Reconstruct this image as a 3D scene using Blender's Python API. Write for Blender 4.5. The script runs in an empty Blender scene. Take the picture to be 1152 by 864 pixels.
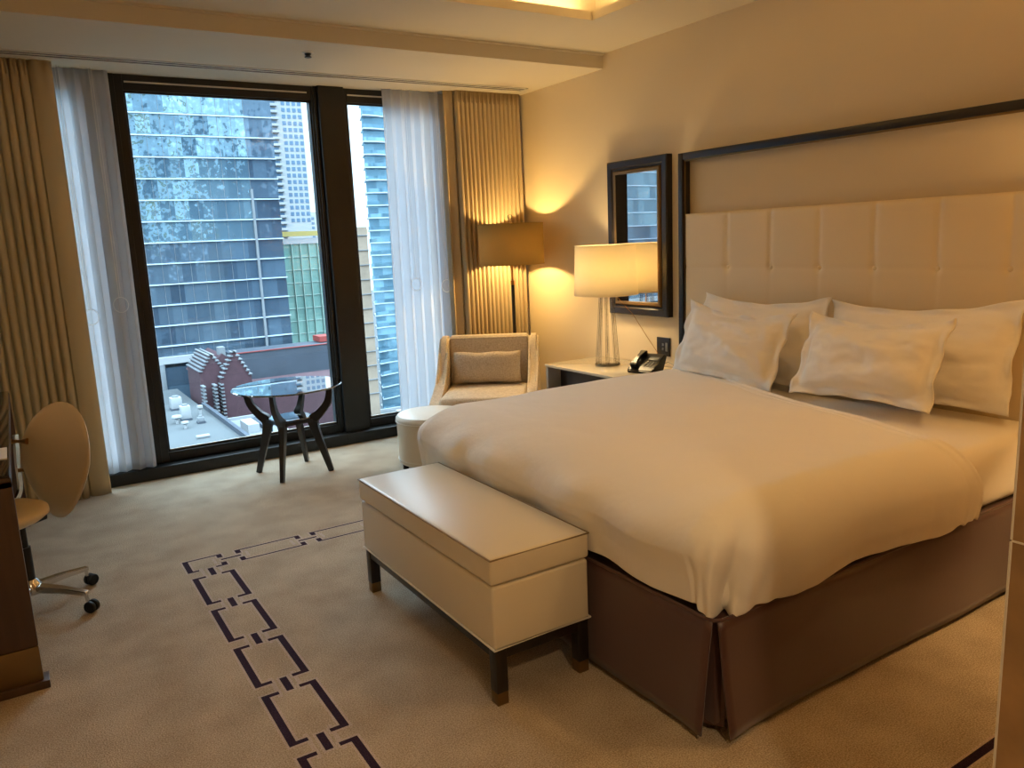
import bpy, bmesh, math, random
from mathutils import Matrix, Vector, noise
PI = math.pi
C = bpy.context.scene.collection
scn = bpy.context.scene
random.seed(7)

# ------------------------------------------------------------------ camera
def make_camera():
    yaw, pitch, roll, F = 0.55816702, -0.18282167, -0.04415441, 884.829
    cy, sy = math.cos(yaw), math.sin(yaw)
    f = Vector((sy*math.cos(pitch), cy*math.cos(pitch), math.sin(pitch)))
    r = Vector((cy, -sy, 0)); u = r.cross(f)
    cr, sr = math.cos(roll), math.sin(roll)
    R = cr*r + sr*u; U = -sr*r + cr*u
    cd = bpy.data.cameras.new('camera'); co = bpy.data.objects.new('camera', cd); C.objects.link(co)
    m = Matrix((R, U, -f)).transposed().to_4x4(); m.translation = (0, 0, 1.55)
    co.matrix_world = m
    cd.sensor_fit = 'HORIZONTAL'; cd.sensor_width = 36; cd.lens = F/1152*36
    cd.clip_start = 0.02; cd.clip_end = 2000
    scn.camera = co
make_camera()

# ------------------------------------------------------------------ world, lights, exposure
w = bpy.data.worlds.new('world'); scn.world = w; w.use_nodes = True
bg = w.node_tree.nodes['Background']
bg.inputs[1].default_value = 1.0
# overcast sky: dim near the horizon, several times brighter overhead
_n, _l = w.node_tree.nodes, w.node_tree.links
_tc = _n.new('ShaderNodeTexCoord'); _sx = _n.new('ShaderNodeSeparateXYZ'); _cr = _n.new('ShaderNodeValToRGB')
_l.new(_tc.outputs['Generated'], _sx.inputs[0]); _l.new(_sx.outputs['Z'], _cr.inputs[0])
_sc = _n.new('ShaderNodeVectorMath'); _sc.operation = 'SCALE'; _sc.inputs['Scale'].default_value = 12.0
_l.new(_cr.outputs[0], _sc.inputs[0]); _l.new(_sc.outputs[0], bg.inputs[0])
for _i, (_p, _v) in enumerate(((0.0, .15), (0.20, .21), (0.42, .78), (1.0, 1.0))):
    _e = _cr.color_ramp.elements[_i] if _i < 1 else (_cr.color_ramp.elements.new(_p) if _i < 3 else _cr.color_ramp.elements[-1])
    _e.position = _p; _e.color = (_v*.74, _v*.89, _v, 1)
scn.view_settings.view_transform = 'Standard'; scn.view_settings.look = 'None'
scn.view_settings.gamma = 1; scn.view_settings.use_curve_mapping = False
scn.view_settings.exposure = 0.14
scn.cycles.use_denoising = True
scn.cycles.max_bounces = 10; scn.cycles.transparent_max_bounces = 16
scn.cycles.sample_clamp_indirect = 6
WARM = (1.0, 0.68, 0.32)
def area(name, loc, rot, sx, sy, power, col=WARM):
    l = bpy.data.lights.new(name, 'AREA'); l.shape = 'RECTANGLE'; l.size = sx; l.size_y = sy
    l.energy = power; l.color = col
    o = bpy.data.objects.new(name, l); C.objects.link(o); o.location = loc; o.rotation_euler = rot
    return o
def spot(name, loc, power, size=2.2, col=WARM, blend=0.8):
    l = bpy.data.lights.new(name, 'SPOT'); l.energy = power; l.color = col; l.spot_size = size; l.spot_blend = blend; l.shadow_soft_size = 0.06
    o = bpy.data.objects.new(name, l); C.objects.link(o); o.location = loc
    return o
def bulb(name, loc, power, r=0.035, col=WARM):
    l = bpy.data.lights.new(name, 'POINT'); l.energy = power; l.color = col; l.shadow_soft_size = r
    o = bpy.data.objects.new(name, l); C.objects.link(o); o.location = loc
    return o
# LED strips lying on the ledge of the ceiling recess, shining upward
area('cove_strip_right', (3.235, 1.2, 2.885), (PI, 0, 0), 0.05, 5.4, 20, (1, .66, .26))
area('cove_strip_far', (1.5, 4.045, 2.885), (PI, 0, 0), 3.3, 0.05, 16, (1, .66, .26))
area('cove_strip_left', (-0.165, 1.2, 2.885), (PI, 0, 0), 0.05, 5.4, 16, (1, .66, .26))
# ceiling downlights over the bed side and the entry behind the camera
spot('downlight_entry', (0.6, -0.7, 2.80), 108, 2.4, (1, .72, .40))
spot('downlight_bedside', (2.6, .95, 2.81), 30, 2.1, (1, .60, .22))
bulb('bedside_bulb_right', (3.555, 0.87, 1.41), 44, 0.05, (1, .63, .26))
bulb('bedside_bulb', (3.555, 4.38, 1.32), 14.5, 0.05, (1, .72, .36))
bulb('floor_lamp_bulb', (3.44, 5.43, 1.47), 30, 0.03, (1, .67, .25))

# ------------------------------------------------------------------ materials
def lin(c):
    return tuple(((x/255)/12.92 if x/255 <= 0.04045 else (((x/255)+0.055)/1.055)**2.4) for x in c)
MATS = {}
def mat(name, rgb, rough=0.6, metal=0.0, spec=0.5, bump=None, var=None, sheen=0, coat=0, emit=0):
    """bump=(scale, strength, distance)  var=(scale, amount) colour variation"""
    m = bpy.data.materials.new(name); m.use_nodes = True; nt = m.node_tree; N = nt.nodes; L = nt.links
    b = N['Principled BSDF']; col = lin(rgb)
    b.inputs['Base Color'].default_value = (*col, 1); b.inputs['Roughness'].default_value = rough
    b.inputs['Metallic'].default_value = metal; b.inputs['Specular IOR Level'].default_value = spec
    if sheen: b.inputs['Sheen Weight'].default_value = sheen
    if coat: b.inputs['Coat Weight'].default_value = coat; b.inputs['Coat Roughness'].default_value = 0.05
    tc = N.new('ShaderNodeTexCoord')
    if var:
        n = N.new('ShaderNodeTexNoise'); n.inputs['Scale'].default_value = var[0]; n.inputs['Detail'].default_value = 4
        L.new(tc.outputs['Object'], n.inputs['Vector'])
        r = N.new('ShaderNodeMapRange'); r.inputs[1].default_value = .3; r.inputs[2].default_value = .7
        r.inputs[3].default_value = 1-var[1]; r.inputs[4].default_value = 1+var[1]
        L.new(n.outputs[0], r.inputs[0])
        mx = N.new('ShaderNodeVectorMath'); mx.operation = 'SCALE'; mx.inputs[0].default_value = col
        L.new(r.outputs[0], mx.inputs['Scale']); L.new(mx.outputs[0], b.inputs['Base Color'])
    if bump:
        n = N.new('ShaderNodeTexNoise'); n.inputs['Scale'].default_value = bump[0]; n.inputs['Detail'].default_value = 3
        L.new(tc.outputs['Object'], n.inputs['Vector'])
        bp = N.new('ShaderNodeBump'); bp.inputs['Strength'].default_value = bump[1]; bp.inputs['Distance'].default_value = bump[2]
        L.new(n.outputs[0], bp.inputs['Height']); L.new(bp.outputs[0], b.inputs['Normal'])
    if emit: b.inputs['Emission Color'].default_value = (*col, 1); b.inputs['Emission Strength'].default_value = emit
    MATS[name] = m
    return m
def weave(name, rgb, rgb2, scale, rough=0.85):
    m = mat(name, rgb, rough); nt = m.node_tree; N = nt.nodes; L = nt.links; b = N['Principled BSDF']
    tc = N.new('ShaderNodeTexCoord')
    out = []
    for ax, s in ((0, (scale*6, scale*.6, scale*.6)), (2, (scale*.6, scale*.6, scale*6))):
        mp = N.new('ShaderNodeMapping'); mp.inputs['Scale'].default_value = s; L.new(tc.outputs['Object'], mp.inputs[0])
        n = N.new('ShaderNodeTexNoise'); n.inputs['Scale'].default_value = 1; n.inputs['Detail'].default_value = 2
        L.new(mp.outputs[0], n.inputs['Vector']); out.append(n)
    a = N.new('ShaderNodeMath'); a.operation = 'ADD'; L.new(out[0].outputs[0], a.inputs[0]); L.new(out[1].outputs[0], a.inputs[1])
    rr = N.new('ShaderNodeMapRange'); rr.inputs[1].default_value = .7; rr.inputs[2].default_value = 1.3; L.new(a.outputs[0], rr.inputs[0])
    mx = N.new('ShaderNodeMix'); mx.data_type = 'RGBA'; mx.inputs[6].default_value = (*lin(rgb), 1); mx.inputs[7].default_value = (*lin(rgb2), 1)
    L.new(rr.outputs[0], mx.inputs[0]); L.new(mx.outputs[2], b.inputs['Base Color'])
    bp = N.new('ShaderNodeBump'); bp.inputs['Strength'].default_value = .35; bp.inputs['Distance'].default_value = .003
    L.new(a.outputs[0], bp.inputs['Height']); L.new(bp.outputs[0], b.inputs['Normal'])
    return m
def wood(name, rgb, rgb2, rough=0.35, coat=0.2, axis=2):
    m = mat(name, rgb, rough, coat=coat); nt = m.node_tree; N = nt.nodes; L = nt.links; b = N['Principled BSDF']
    tc = N.new('ShaderNodeTexCoord'); mp = N.new('ShaderNodeMapping'); s = [40, 40, 40]; s[axis] = 2.5
    mp.inputs['Scale'].default_value = s; L.new(tc.outputs['Object'], mp.inputs[0])
    n = N.new('ShaderNodeTexNoise'); n.inputs['Scale'].default_value = 1; n.inputs['Detail'].default_value = 5; L.new(mp.outputs[0], n.inputs['Vector'])
    mx = N.new('ShaderNodeMix'); mx.data_type = 'RGBA'; mx.inputs[6].default_value = (*lin(rgb), 1); mx.inputs[7].default_value = (*lin(rgb2), 1)
    L.new(n.outputs[0], mx.inputs[0]); L.new(mx.outputs[2], b.inputs['Base Color'])
    return m
def thin(name, rgb, translucent=0.4, transparent=0.0, rough=0.9, glow=None):
    m = bpy.data.materials.new(name); m.use_nodes = True; nt = m.node_tree; N = nt.nodes; L = nt.links
    N.remove(N['Principled BSDF']); out = N['Material Output']; c = (*lin(rgb), 1)
    d = N.new('ShaderNodeBsdfDiffuse'); d.inputs[0].default_value = c
    t = N.new('ShaderNodeBsdfTranslucent'); t.inputs[0].default_value = c
    m1 = N.new('ShaderNodeMixShader'); m1.inputs[0].default_value = translucent
    L.new(d.outputs[0], m1.inputs[1]); L.new(t.outputs[0], m1.inputs[2]); last = m1
    if transparent:
        tr = N.new('ShaderNodeBsdfTransparent'); m2 = N.new('ShaderNodeMixShader'); m2.inputs[0].default_value = transparent
        L.new(m1.outputs[0], m2.inputs[1]); L.new(tr.outputs[0], m2.inputs[2]); last = m2
    L.new(last.outputs[0], out.inputs[0]); MATS[name] = m
    return m
def pane_glass(name, tint=(0.95, 0.98, 1.0), refl=1.0, ior=1.5):
    m = bpy.data.materials.new(name); m.use_nodes = True; nt = m.node_tree; N = nt.nodes; L = nt.links
    N.remove(N['Principled BSDF']); out = N['Material Output']
    fr = N.new('ShaderNodeFresnel'); fr.inputs[0].default_value = ior
    ml = N.new('ShaderNodeMath'); ml.operation = 'MULTIPLY'; ml.inputs[1].default_value = refl; L.new(fr.outputs[0], ml.inputs[0])
    tr = N.new('ShaderNodeBsdfTransparent'); tr.inputs[0].default_value = (*tint, 1)
    gl = N.new('ShaderNodeBsdfGlossy'); gl.inputs['Roughness'].default_value = 0.0
    mx = N.new('ShaderNodeMixShader'); L.new(ml.outputs[0], mx.inputs[0]); L.new(tr.outputs[0], mx.inputs[1]); L.new(gl.outputs[0], mx.inputs[2])
    L.new(mx.outputs[0], out.inputs[0]); MATS[name] = m
    return m
def facade_glass(name, rgb, cell, wav=0.06, metal=0.8, rough=0.04, dark=(60, 80, 110)):
    """mirror-like curtain wall: every pane is set a little out of true and slightly rippled"""
    m = mat(name, rgb, rough, metal=metal); nt = m.node_tree; N = nt.nodes; L = nt.links; b = N['Principled BSDF']
    g = N.new('ShaderNodeNewGeometry')
    sn = N.new('ShaderNodeVectorMath'); sn.operation = 'SNAP'; sn.inputs[1].default_value = cell; L.new(g.outputs['Position'], sn.inputs[0])
    wn = N.new('ShaderNodeTexWhiteNoise'); wn.noise_dimensions = '3D'; L.new(sn.outputs[0], wn.inputs['Vector'])
    s1 = N.new('ShaderNodeVectorMath'); s1.operation = 'SUBTRACT'; s1.inputs[1].default_value = (.5, .5, .5); L.new(wn.outputs['Color'], s1.inputs[0])
    s2 = N.new('ShaderNodeVectorMath'); s2.operation = 'SCALE'; s2.inputs['Scale'].default_value = wav*.5; L.new(s1.outputs[0], s2.inputs[0])
    tn = N.new('ShaderNodeTexNoise'); tn.inputs['Scale'].default_value = 0.9; tn.inputs['Detail'].default_value = 2.5; L.new(g.outputs['Position'], tn.inputs['Vector'])
    s3 = N.new('ShaderNodeVectorMath'); s3.operation = 'SUBTRACT'; s3.inputs[1].default_value = (.5, .5, .5); L.new(tn.outputs['Color'], s3.inputs[0])
    s4 = N.new('ShaderNodeVectorMath'); s4.operation = 'SCALE'; s4.inputs['Scale'].default_value = wav*2.4; L.new(s3.outputs[0], s4.inputs[0])
    a1 = N.new('ShaderNodeVectorMath'); L.new(s2.outputs[0], a1.inputs[0]); L.new(s4.outputs[0], a1.inputs[1])
    a2 = N.new('ShaderNodeVectorMath'); L.new(a1.outputs[0], a2.inputs[0]); L.new(g.outputs['Normal'], a2.inputs[1])
    nn = N.new('ShaderNodeVectorMath'); nn.operation = 'NORMALIZE'; L.new(a2.outputs[0], nn.inputs[0]); L.new(nn.outputs[0], b.inputs['Normal'])
    # blinds and rooms behind some panes
    cr = N.new('ShaderNodeMapRange'); cr.inputs[1].default_value = 0.0; cr.inputs[2].default_value = 1.0
    mx = N.new('ShaderNodeMix'); mx.data_type = 'RGBA'; mx.inputs[6].default_value = (*lin(rgb), 1); mx.inputs[7].default_value = (*lin(dark), 1)
    L.new(wn.outputs['Value'], mx.inputs[0]); L.new(mx.outputs[2], b.inputs['Base Color'])
    return m

mat('plaster', (238, 222, 196), .85, bump=(60, .05, .002))
mat('ceiling_paint', (200, 190, 170), .9)
mat('wall_covering', (228, 210, 176), .6, bump=(140, .06, .001))
mat('black_metal', (12, 12, 13), .42, bump=(30, .05, .001))
mat('vent_dark', (28, 22, 20), .7)
mat('vent_white', (205, 200, 190), .5)
weave('drape', (196, 172, 128), (176, 152, 110), 120, .9)
thin('drape_cloth', (202, 182, 148), .22)
thin('sheer', (232, 232, 236), .54, .28)
mat('leather', (226, 214, 190), .30, bump=(260, .12, .0015))
mat('leather_white', (232, 226, 212), .36, bump=(260, .12, .0015))
mat('leather_tan', (230, 206, 166), .36, bump=(260, .10, .0015))
mat('leather_head', (232, 212, 174), .42, bump=(240, .1, .0015))
mat('piping_tan', (150, 128, 96), .5)
mat('linen', (246, 240, 230), .8, sheen=.2, bump=(9, .28, .02))
mat('satin_brown', (78, 48, 44), .42, sheen=.3, bump=(90, .1, .002))
wood('espresso', (18, 12, 10), (28, 19, 15), .38, .1)
wood('desk_wood', (58, 38, 24), (84, 58, 36), .4, .2)
mat('bronze', (132, 106, 70), .38, metal=.85)
mat('chrome', (215, 212, 208), .14, metal=1)
mat('brass', (180, 128, 70), .3, metal=1)
mat('black_plastic', (20, 20, 20), .3)
mat('grey_plastic', (120, 120, 118), .4)
mat('rubber', (14, 14, 14), .6)
mat('mirror', (240, 240, 240), .005, metal=1)
weave('tweed', (216, 200, 176), (168, 148, 124), 90)
weave('tweed_light', (226, 210, 186), (184, 164, 138), 90)
mat('wall_panel', (214, 196, 162), .6, bump=(120, .06, .001))
thin('shade_cream', (250, 240, 214), .45)
thin('shade_amber', (180, 154, 98), .22)
pane_glass('window_glass', (.90, .97, 1.0), .45)
pane_glass('table_glass', (.66, .78, .76), 1.9, 2.6)
pane_glass('crystal', (.95, .94, .92), 1.3, 1.5)
mat('painted_glass', (226, 212, 184), .08, coat=.6)
mat('cabinet_grey', (176, 170, 160), .35)
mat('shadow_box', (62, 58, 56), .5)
mat('paper', (235, 228, 220), .7)
mat('white_plastic', (236, 234, 228), .35)
mat('stone', (150, 116, 76), .35, var=(9, .25))
mat('edge_trim', (206, 196, 180), .4)
# the carpet: cut pile, and the same pile dyed for the chain pattern
def carpet(name, rgb, rgb2):
    m = mat(name, rgb, .95, spec=.1); nt = m.node_tree; N = nt.nodes; L = nt.links; b = N['Principled BSDF']
    tc = N.new('ShaderNodeTexCoord')
    n1 = N.new('ShaderNodeTexNoise'); n1.inputs['Scale'].default_value = 210; n1.inputs['Detail'].default_value = 2; L.new(tc.outputs['Object'], n1.inputs['Vector'])
    n2 = N.new('ShaderNodeTexNoise'); n2.inputs['Scale'].default_value = 5; n2.inputs['Detail'].default_value = 4; L.new(tc.outputs['Object'], n2.inputs['Vector'])
    ad = N.new('ShaderNodeMath'); ad.operation = 'MULTIPLY_ADD'; ad.inputs[1].default_value = .35; L.new(n2.outputs[0], ad.inputs[0]); L.new(n1.outputs[0], ad.inputs[2])
    r = N.new('ShaderNodeMapRange'); r.inputs[1].default_value = .5; r.inputs[2].default_value = .85; L.new(ad.outputs[0], r.inputs[0])
    mx = N.new('ShaderNodeMix'); mx.data_type = 'RGBA'; mx.inputs[6].default_value = (*lin(rgb2), 1); mx.inputs[7].default_value = (*lin(rgb), 1)
    L.new(r.outputs[0], mx.inputs[0]); L.new(mx.outputs[2], b.inputs['Base Color'])
    bp = N.new('ShaderNodeBump'); bp.inputs['Strength'].default_value = .7; bp.inputs['Distance'].default_value = .006
    L.new(n1.outputs[0], bp.inputs['Height']); L.new(bp.outputs[0], b.inputs['Normal'])
    return m
carpet('carpet', (204, 188, 166), (150, 132, 112))
carpet('carpet_dark', (62, 42, 58), (36, 22, 40))
carpet('carpet_pale', (206, 190, 178), (170, 152, 142))
# city
mat('desk_glass', (58, 48, 38), .05)
mat('city_white', (132, 135, 138), .6)
mat('city_band', (155, 167, 178), .4)
mat('city_concrete', (103, 108, 113), .8, var=(.4, .12))
mat('city_roof', (67, 72, 75), .9, var=(.12, .12))
mat('city_dark', (49, 57, 68), .8, var=(.3, .12))
mat('city_brick', (64, 41, 48), .85, var=(1.2, .15))
mat('city_gold', (142, 128, 69), .5)
mat('city_beige', (127, 112, 97), .8, var=(.3, .15))
mat('city_street', (48, 52, 56), .9)
mat('city_window', (88, 114, 138), .12, metal=.5)
mat('city_red', (123, 43, 38), .7)
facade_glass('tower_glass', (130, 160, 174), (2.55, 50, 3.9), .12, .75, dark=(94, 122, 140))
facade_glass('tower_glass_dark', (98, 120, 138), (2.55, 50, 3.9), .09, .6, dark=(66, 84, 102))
facade_glass('green_glass', (122, 156, 148), (1.6, 50, 3.6), .05, .35, .2, (98, 134, 128))
facade_glass('blue_glass', (128, 168, 186), (2.4, 2.4, 3.4), .07, .6, .08, dark=(88, 124, 144))
mat('green_fin', (130, 150, 143), .4)

# ------------------------------------------------------------------ mesh helpers
def box(bm, x0, x1, y0, y1, z0, z1, bev=0, seg=2, mi=0):
    r = bmesh.ops.create_cube(bm, size=1)
    vs = r['verts']
    for v in vs:
        v.co = Vector((x0+(v.co.x+.5)*(x1-x0), y0+(v.co.y+.5)*(y1-y0), z0+(v.co.z+.5)*(z1-z0)))
    fs = list({f for v in vs for f in v.link_faces})
    for f in fs: f.material_index = mi
    if bev:
        es = list({e for v in vs for e in v.link_edges})
        bmesh.ops.bevel(bm, geom=es, offset=bev, segments=seg, profile=.5, affect='EDGES', clamp_overlap=True, material=-1)
    return bm
def lathe(bm, prof, cx=0, cy=0, n=32, cap=True, mi=0):
    rings = []
    for r, z in prof:
        rings.append([bm.verts.new((cx+r*math.cos(2*PI*i/n), cy+r*math.sin(2*PI*i/n), z)) for i in range(n)])
    for a, b in zip(rings, rings[1:]):
        for i in range(n):
            f = bm.faces.new((a[i], a[(i+1) % n], b[(i+1) % n], b[i])); f.material_index = mi
    if cap:
        bm.faces.new(rings[0][::-1]).material_index = mi; bm.faces.new(rings[-1]).material_index = mi
    return bm
def tube(bm, pts, rad, n=10, closed=False, flat=None, up=Vector((0, 0, 1))):
    """sweep a round or (flat=(a,b)) rectangular section along pts; rad may be a list"""
    pts = [Vector(p) for p in pts]; m = len(pts)
    rad = rad if isinstance(rad, (list, tuple)) else [rad]*m
    rings = []; prev = None
    for i, p in enumerate(pts):
        if closed: t = pts[(i+1) % m]-pts[i-1]
        else: t = pts[min(i+1, m-1)]-pts[max(i-1, 0)]
        t.normalize()
        if prev is None:
            s = t.cross(up)
            if s.length < 1e-3: s = t.cross(Vector((1, 0, 0)))
        else:
            s = prev - t*prev.dot(t)
        s.normalize(); prev = s; q = s.cross(t)
        if flat:
            a, b = flat[0]*rad[i], flat[1]*rad[i]
            sec = [(a, b), (-a, b), (-a, -b), (a, -b)]
        else:
            sec = [(rad[i]*math.cos(2*PI*k/n), rad[i]*math.sin(2*PI*k/n)) for k in range(n)]
        rings.append([bm.verts.new(p+s*c+q*d) for c, d in sec])
    k = len(rings[0])
    pr = list(zip(rings, rings[1:])) + ([(rings[-1], rings[0])] if closed else [])
    for a, b in pr:
        for i in range(k): bm.faces.new((a[i], a[(i+1) % k], b[(i+1) % k], b[i]))
    if not closed: bm.faces.new(rings[0][::-1]); bm.faces.new(rings[-1])
    return bm
def grid(bm, fn, nu, nv, closeu=False):
    vs = [[bm.verts.new(fn(i/nu, j/nv)) for j in range(nv+1)] for i in range(nu+1)]
    for i in range(nu):
        for j in range(nv): bm.faces.new((vs[i][j], vs[i+1][j], vs[i+1][j+1], vs[i][j+1]))
    return vs
def prism(bm, poly, axis, a, b, mi=0):
    """poly: 2D outline in the two other axes, extruded along axis from a to b"""
    def p3(p, t):
        if axis == 'x': return (t, p[0], p[1])
        if axis == 'y': return (p[0], t, p[1])
        return (p[0], p[1], t)
    A = [bm.verts.new(p3(p, a)) for p in poly]; B = [bm.verts.new(p3(p, b)) for p in poly]
    n = len(poly)
    for i in range(n): bm.faces.new((A[i], A[(i+1) % n], B[(i+1) % n], B[i])).material_index = mi
    bm.faces.new(A[::-1]).material_index = mi; bm.faces.new(B).material_index = mi
    return bm
def nb(): return bmesh.new()
def finish(name, bm, m, loc=None, smooth=True, angle=.6):
    bmesh.ops.recalc_face_normals(bm, faces=bm.faces)
    if loc is not None: bm.transform(Matrix.Translation(-Vector(loc)))
    me = bpy.data.meshes.new(name); bm.to_mesh(me); bm.free()
    for x in (m if isinstance(m, (list, tuple)) else [m]): me.materials.append(MATS[x])
    if smooth:
        for p in me.polygons: p.use_smooth = True
        me.set_sharp_from_angle(angle=angle)
    o = bpy.data.objects.new(name, me); C.objects.link(o)
    return o
def thing(name, label, cat, loc, rz=0, group=None):
    o = bpy.data.objects.new(name, None); C.objects.link(o); o.location = loc; o.rotation_euler = (0, 0, rz)
    o.empty_display_size = .1
    o['label'] = label; o['category'] = cat
    if group: o['group'] = group
    return o
def tag(o, label, cat, group=None):
    o['label'] = label; o['category'] = cat
    if group: o['group'] = group
    return o
def wloc(p):
    v = Vector((0, 0, 0))
    while p is not None: v += Vector(p.location); p = p.parent
    return v
def part(name, bm, m, parent, smooth=True, label=None, angle=.6, local=False):
    """geometry given in room coordinates (or local=True in the thing's own)"""
    o = finish(name, bm, m, None if local else wloc(parent), smooth, angle); o.parent = parent
    if label: o['label'] = label
    return o
def solo(name, bm, m, loc, label, cat, group=None, smooth=True):
    o = finish(name, bm, m, loc, smooth); o.location = loc
    return tag(o, label, cat, group)
def struct(name, bm, m, parent=None, smooth=False):
    o = finish(name, bm, m, None, smooth)
    if parent: o.parent = parent
    else: o['kind'] = 'structure'
    return o
def sroot(name):
    o = bpy.data.objects.new(name, None); C.objects.link(o); o['kind'] = 'structure'; return o
def copy_tree(o, parent=None):
    c = o.copy(); C.objects.link(c); c.parent = parent
    for ch in [x for x in bpy.data.objects if x.parent == o]: copy_tree(ch, c)
    return c

# ------------------------------------------------------------------ room constants
XW, XL, YB, YF = 3.80, -0.80, -2.2, 5.92
ZS, ZC = 2.72, 2.82

# floor with the woven chain border
def build_floor():
    dark, pale = [], []
    def D(x0, x1, y0, y1):
        dark.append((x0, x1, y0, y1)); pale.append((x0-.009, x1+.009, y0-.009, y1+.009))
    def chainY(x0, x1, yt, yb, top=True):
        """one link running along Y: thick sides, thin ends with a gap in the middle"""
        t, e, s = .026, .020, .062
        D(x0, x0+t, yb, yt); D(x1-t, x1, yb, yt)
        for ya, yb2 in ((yt-e, yt), (yb, yb+e)):
            D(x0, x0+s, ya, yb2); D(x1-s, x1, ya, yb2)
    def chainX(x0, x1, y0, y1):
        t, e, s = .013, .026, .052
        D(x0, x1, y0, y0+t); D(x0, x1, y1-t, y1)
        for xa, xb in ((x0, x0+e), (x1-e, x1)):
            D(xa, xb, y0, y0+s); D(xa, xb, y1-s, y1)
    def connY(yc):
        pale.append((.603, .618, yc-.075, yc+.075)); pale.append((.684, .699, yc-.075, yc+.075))
        D(.638, .664, yc-.05, yc+.05)
    def connX(xc, yc):
        pale.append((xc-.09, xc-.075, yc-.04, yc+.04)); pale.append((xc+.075, xc+.09, yc-.04, yc+.04))
        D(xc-.05, xc+.05, yc-.008, yc+.008)
    ys = [3.870-.4095*k for k in range(6)]
    # corner piece
    D(.546, .572, 3.952, 4.122); D(.546, .737, 4.109, 4.122); D(.711, .737, 4.07, 4.122); D(.711, .737, 3.952, 4.0)
    D(.546, .60, 3.952, 3.968); D(.68, .737, 3.952, 3.968)
    for y in ys: chainY(.549, .747, y, y-.342)
    connY(3.912)
    for y in ys: connY(y-.342-.034)
    for k in range(7): chainX(.805+.402*k, .805+.402*k+.342, 3.957, 4.122)
    for k in range(8): connX(.771+.402*k, 4.038)
    # near side of the border, along the foot passage
    y0, y1 = .935, 1.066
    D(.549, .747, 1.040, 1.066); D(.549, .575, .905, 1.066)
    for k in range(7): chainX(.805+.402*k, .805+.402*k+.342, y0, y1)
    D(1.9, 2.6, 1.04, 1.066)
    rects = [(p, 2) for p in pale] + [(d, 1) for d in dark]
    xs = sorted({round(v, 4) for r, _ in rects for v in r[:2]} | {XL-.3, 4.1})
    yy = sorted({round(v, 4) for r, _ in rects for v in r[2:]} | {YB-.3, 6.2})
    bm = nb(); V = [[bm.verts.new((x, y, 0)) for y in yy] for x in xs]
    import bisect
    M = [[0]*(len(yy)-1) for _ in range(len(xs)-1)]
    for (x0, x1, y0, y1), k in rects:
        a, b = bisect.bisect_left(xs, round(x0, 4)), bisect.bisect_left(xs, round(x1, 4))
        c, d = bisect.bisect_left(yy, round(y0, 4)), bisect.bisect_left(yy, round(y1, 4))
        for i in range(a, b):
            for j in range(c, d): M[i][j] = k
    for i in range(len(xs)-1):
        for j in range(len(yy)-1):
            f = bm.faces.new((V[i][j], V[i+1][j], V[i+1][j+1], V[i][j+1])); f.material_index = M[i][j]
    # slab below
    box(bm, XL-.3, 4.1, YB-.3, 6.2, -.2, -.01)
    struct('floor', bm, ['carpet', 'carpet_dark', 'carpet_pale'])
build_floor()

# walls
struct('wall_right', box(nb(), XW, XW+.25, YB-.2, 6.2, 0, 3.3), 'wall_covering')
struct('wall_left', box(nb(), XL-.25, XL, YB-.2, 6.2, 0, 3.3), 'plaster')
struct('wall_back', box(nb(), XL-.2, XW+.2, YB-.25, YB, 0, 3.3), 'plaster')
bm = nb()
box(bm, 3.10, XW+.2, YF, 6.2, 0, 3.3)           # right of the glazing
box(bm, XL-.2, XL+.02, YF, 6.2, 0, 3.3)
box(bm, XL-.2, XW+.2, YF+.02, 6.2, 2.74, 3.3)
struct('wall_window', bm, 'plaster')
bm = nb()
box(bm, 1.318, XW+.01, .34, .598, 0, 2.95)
struct('wall_partition', bm, 'stone')
bm = nb()
box(bm, 1.3145, 1.319, .597, .6, 0, 1.03); box(bm, 1.316, 1.319, .597, .6, 1.034, 2.82); box(bm, 1.3165, 1.319, .342, .598, 1.030, 1.033)
struct('trim_1', bm, 'edge_trim')

# ceiling with lit recess
HX0, HX1, HY0, HY1 = -.10, 3.17, -1.6, 3.98
bm = nb(); T = .05
box(bm, XL-.1, HX0, YB-.1, 6.1, ZC, ZC+T); box(bm, HX1, XW+.1, YB-.1, 6.1, ZC, ZC+T)
box(bm, HX0, HX1, YB-.1, HY0, ZC, ZC+T); box(bm, HX0, HX1, HY1, 6.1, ZC, ZC+T)
box(bm, HX0-.14, HX0-.13, HY0-.14, HY1+.14, ZC+T, 3.06); box(bm, HX1+.13, HX1+.14, HY0-.14, HY1+.14, ZC+T, 3.06)
box(bm, HX0-.14, HX1+.14, HY0-.14, HY0-.13, ZC+T, 3.06); box(bm, HX0-.14, HX1+.14, HY1+.13, HY1+.14, ZC+T, 3.06)
box(bm, HX0-.3, HX1+.3, HY0-.3, HY1+.3, 3.06, 3.12)
# shallow groove where the ceiling meets the headboard wall
struct('ceiling', bm, 'ceiling_paint')
# lowered strip over the curtains
bm = nb()
box(bm, XL, XW, 4.665, 5.955, ZS, ZC+.01)
box(bm, XL, XW, 4.645, 4.665, ZC-.012, ZC+.01)
struct('trim_2', bm, 'ceiling_paint')
# outer roof so no daylight leaks
struct('wall_roof_slab', box(nb(), XL-.5, XW+.5, YB-.5, 6.2, 3.3, 3.5), 'plaster')

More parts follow.
